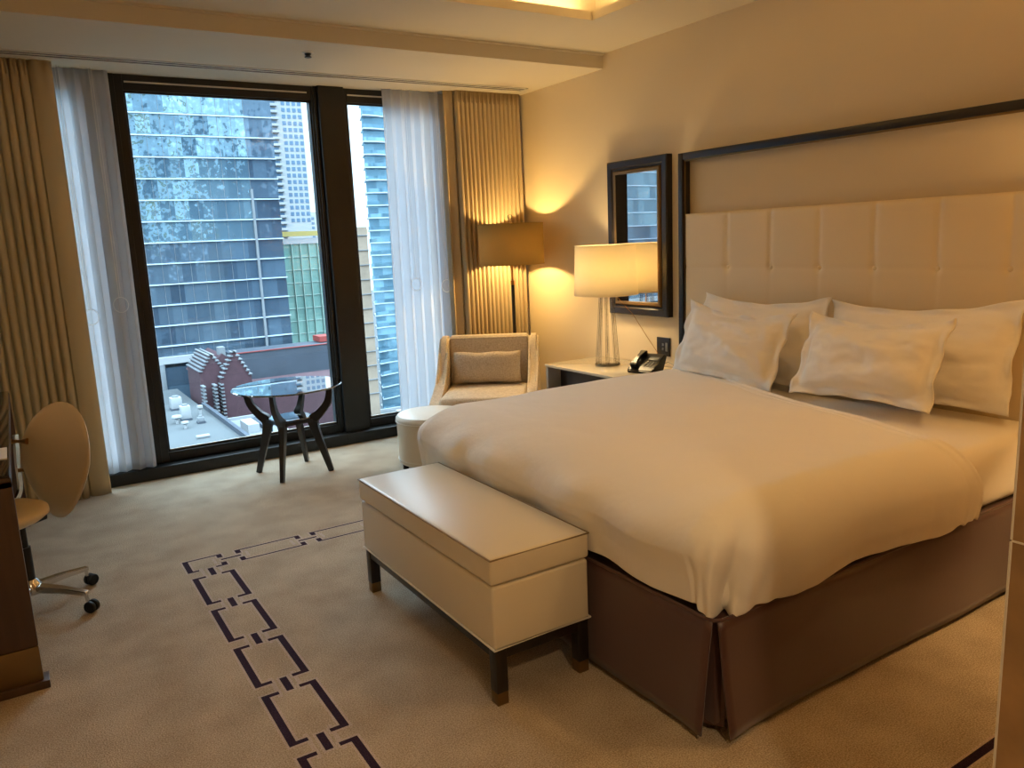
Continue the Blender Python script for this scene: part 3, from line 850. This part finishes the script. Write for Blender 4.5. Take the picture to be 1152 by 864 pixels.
bm = nb(); lathe(bm, [(.003, 1.67), (.012, 1.685), (.006, 1.695), (.017, 1.708), (.020, 1.722), (.014, 1.737), (.0, 1.742)], fx, fy, 20, cap=False)
part('finial', bm, 'crystal', t)

# ------------------------------------------------------------------ armchair (local: faces -y)
ac = thing('armchair', 'beige tweed armchair with sloping arms in the corner by the window', 'armchair', (3.012, 5.185, 0), math.radians(-37))
bm = nb()
def backfn(u, v):
    pass
# seat platform and cushion
part('seat_base', box(nb(), -.33, .33, -.38, .30, .12, .30, .015, 3), 'tweed', ac, local=True)
bm = nb(); box(bm, -.315, .315, -.42, .22, .30, .425, .035, 4); part('seat_cushion', bm, 'tweed_light', ac, local=True, angle=1.2)
# back: slightly raked slab with rounded top
bm = nb()
prism(bm, [(.17, .28), (.24, .77), (.255, .795), (.28, .80), (.345, .80), (.365, .785), (.37, .76), (.34, .14), (.2, .14)], 'x', -.315, .315)
bmesh.ops.bevel(bm, geom=[e for e in bm.edges], offset=.012, segments=3, affect='EDGES', clamp_overlap=True)
part('backrest', bm, 'tweed', ac, local=True, angle=1.0)
# arms: tall at the back, sweeping down to the front
for s in (-1, 1):
    bm = nb(); outl = []
    top = [(.37, .79), (.30, .80), (.24, .79), (.19, .75), (.15, .68), (.10, .60), (.03, .53), (-.07, .47), (-.20, .42), (-.33, .385), (-.42, .36)]
    outl = top + [(-.435, .34), (-.42, .14), (.36, .14)]
    x0_, x1_ = (.318, .395) if s > 0 else (-.395, -.318)
    prism(bm, outl, 'x', x0_, x1_)
    bmesh.ops.bevel(bm, geom=[e for e in bm.edges if abs(e.verts[0].co.x-e.verts[1].co.x) < 1e-5], offset=.018, segments=4, affect='EDGES', clamp_overlap=True)
    part('arm', bm, 'tweed_light', ac, local=True, angle=.9)
for x in (-.34, .34):
    for y in (-.36, .30): part('leg', tube(nb(), [(x, y, 0), (x, y, .14)], [.016, .022], 10), 'espresso', ac, local=True)
# lumbar cushion, lying on the chair: a thing of its own
bm = nb()
def cush(sg):
    def fn(u, v):
        a, b = u*2-1, v*2-1
        th = .055*max(0, 1-abs(a)**4)**.5*max(0, 1-abs(b)**3)**.5
        return Vector((a*.27*(1-.03*(1-b*b)), sg*th, b*.125*(1-.07*(1-a*a))+.004*math.sin(a*7)))
    return fn
g1 = grid(bm, cush(1), 40, 20); g2 = grid(bm, cush(-1), 40, 20)
bmesh.ops.remove_doubles(bm, verts=bm.verts, dist=1e-5)
Mx = Matrix.Translation((3.012, 5.185, 0)) @ Matrix.Rotation(math.radians(-37), 4, 'Z') @ Matrix.Translation((-.01, .135, .562)) @ Matrix.Rotation(-.16, 4, 'X')
bm.transform(Mx)
solo('lumbar_cushion', bm, 'tweed', Mx.translation, 'small rectangular tweed lumbar cushion leaning on the armchair back', 'cushion')

# ottoman
ox, oy, orr = 2.345, 4.828, .245
t = thing('ottoman', 'round white leather ottoman in front of the armchair beside the bed', 'ottoman', (ox, oy, 0))
part('body', lathe(nb(), [(.0, .055), (orr-.012, .055), (orr-.004, .065), (orr-.002, .35), (.0, .35)], ox, oy, 64, cap=False), 'leather', t)
part('seat', lathe(nb(), [(.0, .348), (orr, .348), (orr+.004, .356), (orr+.002, .372), (orr-.012, .388), (orr-.05, .397), (.12, .402), (.0, .404)], ox, oy, 64, cap=False), 'leather_white', t)
for z, r_ in ((.348, orr+.003), (.085, orr)): part('piping', tube(nb(), [(ox+r_*math.cos(2*PI*i/64), oy+r_*math.sin(2*PI*i/64), z) for i in range(64)], .003, 6, True), 'leather_white', t)
for k in range(4):
    a = PI/4+k*PI/2+.35
    part('leg', tube(nb(), [(ox+.20*math.cos(a), oy+.20*math.sin(a), 0), (ox+.20*math.cos(a), oy+.20*math.sin(a), .058)], .02, 12), 'espresso', t)

# ------------------------------------------------------------------ glass side table
tx, ty = 1.52, 5.37
t = thing('side_table', 'round glass-topped side table on curved dark wooden legs by the window', 'table', (tx, ty, 0))
part('glass_top', lathe(nb(), [(.0, .608), (.366, .608), (.37, .612), (.37, .616), (.366, .62), (.0, .62)], tx, ty, 96, cap=False), 'table_glass', t)
def spline(pts, n):
    out = []
    P = [pts[0]]+pts+[pts[-1]]
    for i in range(1, len(P)-2):
        for k in range(n):
            s = k/n; a, b, c, d = P[i-1], P[i], P[i+1], P[i+2]
            out.append(tuple(.5*((2*b[j])+(-a[j]+c[j])*s+(2*a[j]-5*b[j]+4*c[j]-d[j])*s*s+(-a[j]+3*b[j]-3*c[j]+d[j])*s**3) for j in range(len(b))))
    out.append(pts[-1]); return out
angs = [54, 144, 234, 324]
for d in angs:
    a = math.radians(d); ca, sa = math.cos(a), math.sin(a)
    prof = spline([(.262, 0, .75), (.215, .16, .95), (.172, .31, 1.2), (.165, .375, 1.45), (.215, .42, 1.15), (.272, .49, 1.0), (.292, .56, .9), (.292, .607, .85)], 6)
    pts = [(tx+r_*ca, ty+r_*sa, z_) for r_, z_, _ in prof]
    bm = nb(); tube(bm, pts, [q[2] for q in prof], flat=(.016, .024), up=Vector((0, 0, 1)))
    bmesh.ops.bevel(bm, geom=list(bm.edges), offset=.0015, segments=1, affect='EDGES')
    part('leg', bm, 'espresso', t)
bm = nb(); n = 4
cs = [(tx+.168*math.cos(math.radians(d)), ty+.168*math.sin(math.radians(d)), .372) for d in angs]
for i in range(4): 
    p, q = Vector(cs[i]), Vector(cs[(i+1) % 4]); mid = (p+q)/2+((Vector((tx, ty, .372))-(p+q)/2))*.12
    tube(bm, spline([tuple(p), tuple(mid), tuple(q)], 6), [1]*13, flat=(.018, .011), up=Vector((0, 0, 1)))
part('stretcher', bm, 'espresso', t)
bm = nb(); oc = []
for i in range(32):
    a = 2*PI*i/32; p_ = (abs(math.cos(a))**4+abs(math.sin(a))**4)**(-1/4)*.135; oc.append((tx+p_*math.cos(a+math.radians(9)), ty+p_*math.sin(a+math.radians(9))))
prism(bm, oc, 'z', .392, .400); part('glass_shelf', bm, 'table_glass', t)

# ------------------------------------------------------------------ desk with glossy top, card, chair
t = thing('desk', 'dark wood desk with bronze plinth cut off by the left picture edge', 'desk', (-.43, 4.3, 0))
part('end_panel', box(nb(), -.76, -.09, 3.2, 3.245, .165, .79, .002), 'desk_wood', t)
part('plinth', box(nb(), -.765, -.09, 3.195, 3.25, .03, .163, .002), 'bronze', t)
part('foot_rail', box(nb(), -.77, -.072, 3.18, 3.26, 0, .03, .002), 'desk_wood', t)
part('end_panel', box(nb(), -.76, -.09, 5.30, 5.345, 0, .79, .002), 'desk_wood', t)
part('desktop', box(nb(), -.765, -.09, 3.2, 5.345, .765, .802, .002), 'desk_wood', t)
part('glass_top', box(nb(), -.762, -.093, 3.205, 5.34, .803, .811, .002), 'desk_glass', t)
bm = nb(); box(bm, -.26, -.099, 3.47, 3.68, .8115, .8165)
solo('note_pad', bm, 'paper', (-.18, 3.57, .8115), 'white paper pad lying on the glossy desk top', 'paper')

def desk_chair():
    cx, cy = -.105, 3.97
    t = thing('desk_chair', 'tan leather swivel desk chair with rounded back pulled up to the desk', 'chair', (cx, cy, 0), math.radians(38))
    # local: chair faces -x ; back at +x
    bm = nb()
    def seat(u, v):
        pass
    lathe(bm, [(0, .425), (.12, .422), (.20, .432), (.228, .452), (.226, .472), (.20, .484), (.10, .482), (0, .478)], -.085, .066, 48, cap=False)
    for v in bm.verts: v.co.y *= 1.0; v.co.x *= .98
    part('seat', bm, 'leather_tan', t, local=True, angle=1.2)
    # egg shaped shell
    NU, NV = 40, 26
    bm = nb()
    def shell(side):
        def fn(u, v):
            a = 2*PI*u; r = v
            wy = .205*math.cos(a)*r; hz_ = math.sin(a)*r
            h = .265*hz_
            wid = 1.04+.08*hz_-.26*max(0, -hz_)
            y = wy*wid; z = .632+h
            x = .245 - .75*y*y + .05*hz_ + side*.022*math.sqrt(max(0, 1-r**4))
            return Vector((x, y, z))
        return fn
    grid(bm, shell(1), NU, NV); grid(bm, shell(-1), NU, NV)
    bmesh.ops.remove_doubles(bm, verts=bm.verts, dist=2e-4)
    part('backrest', bm, 'leather_tan', t, local=True, angle=1.2)
    # chrome upright that carries the shell
    bm = nb(); tube(bm, spline([(.0, .17, .43), (.10, .20, .43), (.19, .225, .48), (.205, .228, .62), (.215, .225, .75)], 6), 1, flat=(.006, .012))
    up = part('back_support', bm, 'chrome', t, local=True)
    for z in (.58, .72):
        bm = nb(); tube(bm, [(.205, .235, z), (.208, .212, z), (.212, .19, z), (.218, .16, z)], [.014, .008, .008, .015], 10); part('bracket', bm, 'brass', up, local=True)
    bm = nb(); tube(bm, [(0, 0, .13), (0, 0, .30)], .026, 16); tube(bm, [(0, 0, .30), (0, 0, .43)], .018, 14)
    part('column', bm, 'black_metal', t, local=True)
    bm = nb(); box(bm, -.09, .09, -.06, .06, .405, .43, .006); part('tilt_mechanism', bm, 'black_metal', t, local=True)
    bm = nb(); lathe(bm, [(.045, .085), (.05, .10), (.045, .125), (.028, .15)], 0, 0, 24); part('hub', bm, 'chrome', t, local=True)
    base = math.atan2(3.81-cy, .085-cx)-math.radians(38)
    for k in range(5):
        a = base+2*PI*k/5; ca, sa = math.cos(a), math.sin(a); R_ = .275
        bm = nb(); tube(bm, [(.03*ca, .03*sa, .108), (.15*ca, .15*sa, .103), (R_*ca, R_*sa, .088)], [1.25, 1, .75], flat=(.018, .013))
        bmesh.ops.bevel(bm, geom=list(bm.edges), offset=.003, segments=2, affect='EDGES')
        tube(bm, [(R_*ca-.01*ca, R_*sa-.01*sa, .085), (R_*ca-.004*ca, R_*sa-.004*sa, .052)], .008, 8)
        lg = part('leg', bm, 'chrome', t, local=True)
        for s in (-1, 1):
            bm = nb(); lathe(bm, [(.0, -.009), (.024, -.009), (.027, -.005), (.027, .005), (.024, .009), (0, .009)], n=20, cap=False)
            bm.transform(Matrix.Translation(((R_+.012)*ca-sa*s*.013, (R_+.012)*sa+ca*s*.013, .0275)) @ Matrix.Rotation(a, 4, 'Z') @ Matrix.Rotation(PI/2, 4, 'X'))
            part('caster_wheel', bm, 'rubber', lg, local=True)
desk_chair()

# ------------------------------------------------------------------ the city outside
S = 1.8
def cz(z): return 1.55+(z-1.55)*S
def cbox(bm, x0, x1, y0, y1, z0, z1, bev=0): return box(bm, x0*S, x1*S, y0*S, y1*S, cz(z0), cz(z1), bev)
GZ = -24
struct('floor_street', cbox(nb(), -160, 260, 16, 420, GZ-.5, GZ), 'city_street')

# big glass office tower
t = thing('office_tower', 'wide blue glass office tower with white floor bands across the street', 'building', (10*S, 90*S, cz(GZ)))
pitch_ = 2.163; zt0 = 15.66
nb_up = 8; n_dn = 11
for k in range(-2, n_dn+1):
    z1_ = zt0-pitch_*k; z0_ = z1_-pitch_
    bm = nb(); cbox(bm, -130, 23.6, 90, 90.3, z0_, z1_); part('glazing_band', bm, 'tower_glass' if k < 6 else 'tower_glass_dark', t, smooth=False)  # darker glass on lower floors paints in the reflected buildings
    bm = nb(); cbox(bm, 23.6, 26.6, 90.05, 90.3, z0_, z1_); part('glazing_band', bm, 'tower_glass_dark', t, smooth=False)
    bm = nb(); cbox(bm, -130, 26.65, 89.78, 90.1, z1_-.06, z1_+.06)
    part('floor_band', bm, 'city_band', t, smooth=False)
bm = nb()
cbox(bm, -130, 26.6, 90.3, 100, GZ, zt0+pitch_*3); part('core', bm, 'city_dark', t, smooth=False)
bm = nb()
for i in range(62):
    x = 23.6-1.42*i; cbox(bm, x-.014, x+.014, 89.96, 90.02, zt0-pitch_*(n_dn+1), zt0+pitch_*3)
part('mullions', bm, 'city_concrete', t, smooth=False)
part('pilaster', cbox(nb(), 23.5, 23.75, 89.7, 90.1, zt0-pitch_*(n_dn+1), zt0-pitch_*3.5), 'city_concrete', t, smooth=False)
part('canopy', cbox(nb(), -130, 17.5, 88.8, 89.7, -9.9, -9.2), 'city_white', t, smooth=False)
for x in (-20, -8, 4, 12.1):
    bm = nb(); lathe(bm, [(.55*S, cz(GZ)), (.55*S, cz(-9.9))], x*S, 89.2*S, 20); part('column', bm, 'city_concrete', t)
part('lobby_wall', cbox(nb(), -130, 26, 88.9, 89.9, GZ, -10.3), 'tower_glass_dark', t, smooth=False)

# white residential tower
t = thing('apartment_tower', 'tall white apartment tower with balconies behind the green glass building', 'building', (50*S, 170*S, cz(GZ)))
k_ = 170/130
X0, X1, Y0 = 37.9*k_, 43.45*k_, 170
part('tower_block', cbox(nb(), X0-4, X1, Y0, Y0+12, GZ, 38), 'city_white', t, smooth=False)
wproto = None
for r_ in range(24):
    z = 7.0+1.33*r_
    for c_ in range(4):
        x = X0+2.9+1.15*c_
        bm = nb(); cbox(bm, x, x+.72, Y0-.06, Y0+.02, z, z+.78); part('window', bm, 'city_window', t, smooth=False)
for r_ in range(25):
    z = 4+1.33*r_
    bm = nb(); cbox(bm, X0+.2, X0+1.9, Y0-.9, Y0, z, z+.14); cbox(bm, X0+.2, X0+1.9, Y0-.92, Y0-.86, z+.14, z+.5); 
    b_ = part('balcony', bm, 'city_white', t, smooth=False)
    bm = nb(); cbox(bm, X0+.5, X0+1.6, Y0-.05, Y0+.02, z+.2, z+1.05); part('balcony_door', bm, 'city_window', b_, smooth=False)
# small far block
t = thing('apartment_building', 'small pale stepped building far off beside the white apartment tower', 'building', (87*S, 260*S, cz(GZ)))
part('block', cbox(nb(), 82, 88.6, 260, 270, GZ, 13), 'city_white', t, smooth=False)
part('upper_block', cbox(nb(), 84.5, 87.2, 261, 268, 13, 20.5), 'city_concrete', t, smooth=False)
for r_ in range(8):
    for c_ in range(3): part('window', cbox(nb(), 83.2+1.8*c_, 84.2+1.8*c_, 259.9, 260.05, 1.5*r_, 1.5*r_+.8), 'city_window', t, smooth=False)

# green glass building with gold top
t = thing('glass_building', 'pale green glass building with a gold roof band beside the office tower', 'building', (34*S, 100*S, cz(GZ)))
part('facade', cbox(nb(), 28, 40.7, 100, 112, GZ, 2.05), 'green_glass', t, smooth=False)
part('parapet', cbox(nb(), 28, 40.7, 99.8, 112, 2.05, 2.75), 'city_white', t, smooth=False)
bm = nb(); cbox(bm, 28, 40.7, 99.6, 100.6, 3.0, 3.6)
part('gold_band', bm, 'city_gold', t, smooth=False)
bm = nb()
for i in range(11): cbox(bm, 28.2+1.12*i, 28.27+1.12*i, 99.7, 100, GZ, 2.05)
for i in range(14): cbox(bm, 28, 40.7, 99.86, 100, 2.05-1.62*i-.05, 2.05-1.62*i+.03)
part('fins', bm, 'green_fin', t, smooth=False)

# long dark wall block
t = thing('warehouse', 'long windowless dark blue-grey wall block with a red roof edge', 'building', (24*S, 88*S, cz(GZ)))
part('wall', cbox(nb(), 18.4, 33, 84, 88, GZ, -9.0), 'city_dark', t, smooth=False)
part('roof_edge', cbox(nb(), 18.3, 33, 83.9, 84.15, -9.0, -8.93), 'city_red', t, smooth=False)
part('stair_house', cbox(nb(), 28.3, 30, 85.5, 87.8, -8.9, -8.3), 'city_red', t, smooth=False)

# old brick building with stepped gables
t = thing('gabled_building', 'old red brick building with pale stepped gables beyond the flat roof', 'building', (17*S, 78*S, cz(GZ)))
def gable(x0, x1, y, zb, zt, steps, th):
    bm = nb(); cp = []
    xm = (x0+x1)/2; hw = (x1-x0)/2
    cbox(bm, x0, x1, y, y+th, GZ, zb)
    for i in range(steps):
        f0 = 1-i/steps; z0_ = zb+(zt-zb)*i/steps; z1_ = zb+(zt-zb)*(i+1)/steps
        cbox(bm, xm-hw*f0, xm+hw*f0, y, y+th, z0_, z1_)
        for s in (-1, 1):
            xa = xm+s*hw*f0; xb = xm+s*hw*(f0-1/steps)
            cp.append((min(xa, xb)-.08, max(xa, xb)+.08, z1_))
    cm = nb()
    for a, b, z in cp: cbox(cm, a, b, y-.15, y+th+.1, z, z+.10)
    return bm, cm
for (x0, x1, y, zb, zt, st) in ((13.6, 15.9, 76, -9.6, -7.9, 6), (15.2, 18.0, 75, -10.3, -7.7, 7)):
    a, b = gable(x0, x1, y, zb, zt, st, 6 if x0 < 15 else .8)
    g_ = part('gable', a, 'city_brick', t, smooth=False); part('coping', b, 'city_concrete', g_, smooth=False)
bm = nb()
for i in range(14):
    z = -10.6-.34*i
    for x in (13.5, 14.5, 15.1): cbox(bm, x, x+.28, 74.7, 75.9, z, z+.12)
part('quoins', bm, 'city_concrete', t, smooth=False)
part('roof', prism(nb(), [(13.6*S, cz(-9.8)), (15.9*S, cz(-7.9)), (18.0*S, cz(-9.8))], 'y', 76.5*S, 83*S), 'city_brick', t, smooth=False)
part('chimney', cbox(nb(), 15.7, 16.3, 77, 78, -9, -7.35), 'city_concrete', t, smooth=False)
part('side_wing', cbox(nb(), 15.2, 30, 76, 83, GZ, -11.7), 'city_brick', t, smooth=False)

# near flat roof with plant
t = thing('flat_roof_building', 'low building with a pale flat roof below the window', 'building', (2*S, 62*S, cz(GZ)))
part('roof', cbox(nb(), -45, 12.9, 26, 85, GZ, -12), 'city_roof', t, smooth=False)
part('parapet', cbox(nb(), 12.9, 13.2, 26, 73, GZ, -11.6), 'city_dark', t, smooth=False)
def unit(kind, x, y, w_, h_, label, m='city_white'):
    t = thing('rooftop_unit' if kind == 'b' else 'rooftop_vent', label, 'rooftop equipment', (x*S, y*S, cz(-12)))
    if kind == 'b':
        part('housing', cbox(nb(), x-w_/2, x+w_/2, y-w_/2, y+w_/2, -11.85, -12+h_, .05), m, t)
        part('fan_ring', lathe(nb(), [(w_*.3*S, cz(-12+h_)), (w_*.3*S, cz(-12+h_)+.25)], x*S, y*S, 18), 'city_concrete', t)
        part('skid', cbox(nb(), x-w_/2-.05, x+w_/2+.05, y-w_/2-.05, y+w_/2+.05, -12, -11.85), 'city_dark', t)
    else:
        part('pipe', lathe(nb(), [(.12*S, cz(-12)), (.12*S, cz(-12+h_*.7))], x*S, y*S, 14), m, t)
        part('cap', lathe(nb(), [(w_*.3*S, cz(-12+h_*.6)), (w_*.5*S, cz(-12+h_*.75)), (w_*.45*S, cz(-12+h_*.95)), (.05, cz(-12+h_))], x*S, y*S, 18), m, t)
unit('b', 10.9, 73.5, .9, 1.1, 'white boxy rooftop unit farthest back on the flat roof')
unit('b', 10.75, 68.2, .75, 1.2, 'tall pale rooftop unit in the middle of the flat roof')
unit('v', 9.9, 67.2, .8, .7, 'round capped vent left of the tall pale rooftop unit')
unit('b', 11.5, 66.0, .5, .5, 'small rooftop box near the parapet of the flat roof', 'city_concrete')
unit('v', 10.1, 64.8, .6, .6, 'small round vent nearest the window on the flat roof')
unit('v', 12.1, 69.2, .5, .9, 'thin capped vent close to the dark parapet')
t = thing('roof_hatch', 'low pale hatch lying on the near part of the flat roof', 'rooftop equipment', (10.5*S, 60.5*S, cz(-12)))
part('lid', cbox(nb(), 10.1, 11.0, 60.2, 60.7, -11.9, -11.78, .02), 'city_white', t); part('curb', cbox(nb(), 10.15, 10.95, 60.25, 60.65, -12, -11.9), 'city_concrete', t)

# lower roofs right of the parapet
def shed(x0, x1, y0, y1, z, label, m='city_concrete'):
    t = thing('low_building', label, 'building', ((x0+x1)/2*S, (y0+y1)/2*S, cz(GZ)))
    part('block', cbox(nb(), x0, x1, y0, y1, GZ, z), m, t, smooth=False)
    bm = nb(); cbox(bm, x0, x1, y0, y0+.2, z, z+.25); cbox(bm, x0, x1, y1-.2, y1, z, z+.25); cbox(bm, x0, x0+.2, y0+.2, y1-.2, z, z+.25); cbox(bm, x1-.2, x1, y0+.2, y1-.2, z, z+.25)
    part('parapet', bm, 'city_white', t, smooth=False)
    part('roof_box', cbox(nb(), x0+.25*(x1-x0), x0+.5*(x1-x0), y0+.3*(y1-y0), y0+.6*(y1-y0), z, z+.7), 'city_white', t, smooth=False)
    part('roof_duct', cbox(nb(), x0+.62*(x1-x0), x0+.72*(x1-x0), y0+.2*(y1-y0), y0+.8*(y1-y0), z, z+.35), 'city_dark', t, smooth=False)
shed(13.9, 17.6, 62, 71, -13.2, 'low grey roofed building just right of the dark parapet')
shed(18.2, 22.5, 58, 66, -14.5, 'low grey roofed building seen below the glass side table')
shed(17.2, 20.5, 48, 56, -15.5, 'low grey roofed building nearest the window frame, right of the table legs')
shed(25.7, 31, 58, 66, -13.5, 'low pale roofed building at the bottom of the right window', 'city_roof')

# right window: beige block and curved blue tower
t = thing('beige_building', 'narrow beige stone building at the left side of the right window', 'building', (26*S, 64*S, cz(GZ)))
part('block', cbox(nb(), 23.35, 25.3, 62, 68, GZ, 3.0), 'city_beige', t, smooth=False)
part('roof_house', cbox(nb(), 23.4, 24.4, 63, 66, 3.0, 3.7), 'city_concrete', t, smooth=False)
for r_ in range(12):
    part('string_course', cbox(nb(), 23.3, 25.35, 61.9, 62, 2.3-1.2*r_, 2.36-1.2*r_), 'city_concrete', t, smooth=False)
t = thing('curved_tower', 'blue-green glass residential tower with wavy balcony slabs in the right window', 'building', (52*S, 100*S, cz(GZ)))
def wavy(x0, x1, y, z0, z1, out, ph):
    bm = nb(); n_ = 60; top = []; bt = []
    for i in range(n_+1):
        x = x0+(x1-x0)*i/n_; yy_ = y-out-.35-.45*math.sin(x*.8+ph)*out/.6
        top.append(((x*S), yy_*S)); 
    poly = top+[((x1)*S, (y+3)*S), ((x0+1.4)*S, (y+3)*S)]
    prism(bm, poly, 'z', cz(z0), cz(z1)); return bm
part('core', prism(nb(), [(41.2*S, 100*S), (66*S, 100*S), (70*S, 114*S), (48*S, 114*S)], 'z', cz(GZ), cz(25)), 'blue_glass', t, smooth=False)
for k in range(28):
    z = -21+1.62*k
    sl_ = part('balcony_slab', wavy(40.9, 66, 100.3, z, z+.16, .6, k*.25), 'city_band', t, smooth=False)
    bm = nb(); n_ = 50
    for i in range(n_):
        xa = 41+(25)*i/n_; xb = 41+25*(i+1)/n_
        ya = 100.3-.93-.45*math.sin(xa*.8+k*.25); yb = 100.3-.93-.45*math.sin(xb*.8+k*.25)
        v = [bm.verts.new(p) for p in ((xa*S, ya*S, cz(z+.16)), (xb*S, yb*S, cz(z+.16)), (xb*S, yb*S, cz(z+.62)), (xa*S, ya*S, cz(z+.62)))]
        bm.faces.new(v)
    part('railing', bm, 'blue_glass', sl_, smooth=False)

# the blocks on this side of the street, seen mirrored in the glass towers
def neighbour(x0, x1, y0, y1, z1, m, label, step=2.0):
    t = thing('street_building', label, 'building', ((x0+x1)/2*S, (y0+y1)/2*S, cz(GZ)))
    part('block', cbox(nb(), x0, x1, y0, y1, GZ, z1), m, t, smooth=False)
    bm = nb(); z = GZ+1
    while z < z1-1:
        x = x0+.5
        while x < x1-1.2: cbox(bm, x, x+1.0, y1, y1+.05, z, z+1.2); x += step
        z += step
    part('window_field', bm, 'city_window', t, smooth=False)
neighbour(16, 34, -30, -6, 3, 'city_beige', 'beige block mirrored low in the office tower glass')
neighbour(38, 60, -40, -14, 26, 'city_concrete', 'grey high-rise mirrored in the middle of the office tower')
neighbour(64, 84, -60, -30, 12, 'city_beige', 'tan block mirrored at the right of the office tower')
neighbour(22, 32, -120, -90, 62, 'city_gold', 'stone tower coloured yellow as if sunlit, mirrored high in the office tower')  # yellow colour stands in for sunlight on the mirrored tower
neighbour(-60, -12, -40, -12, 14, 'city_white', 'white block on this side of the street, mirrored at the left')
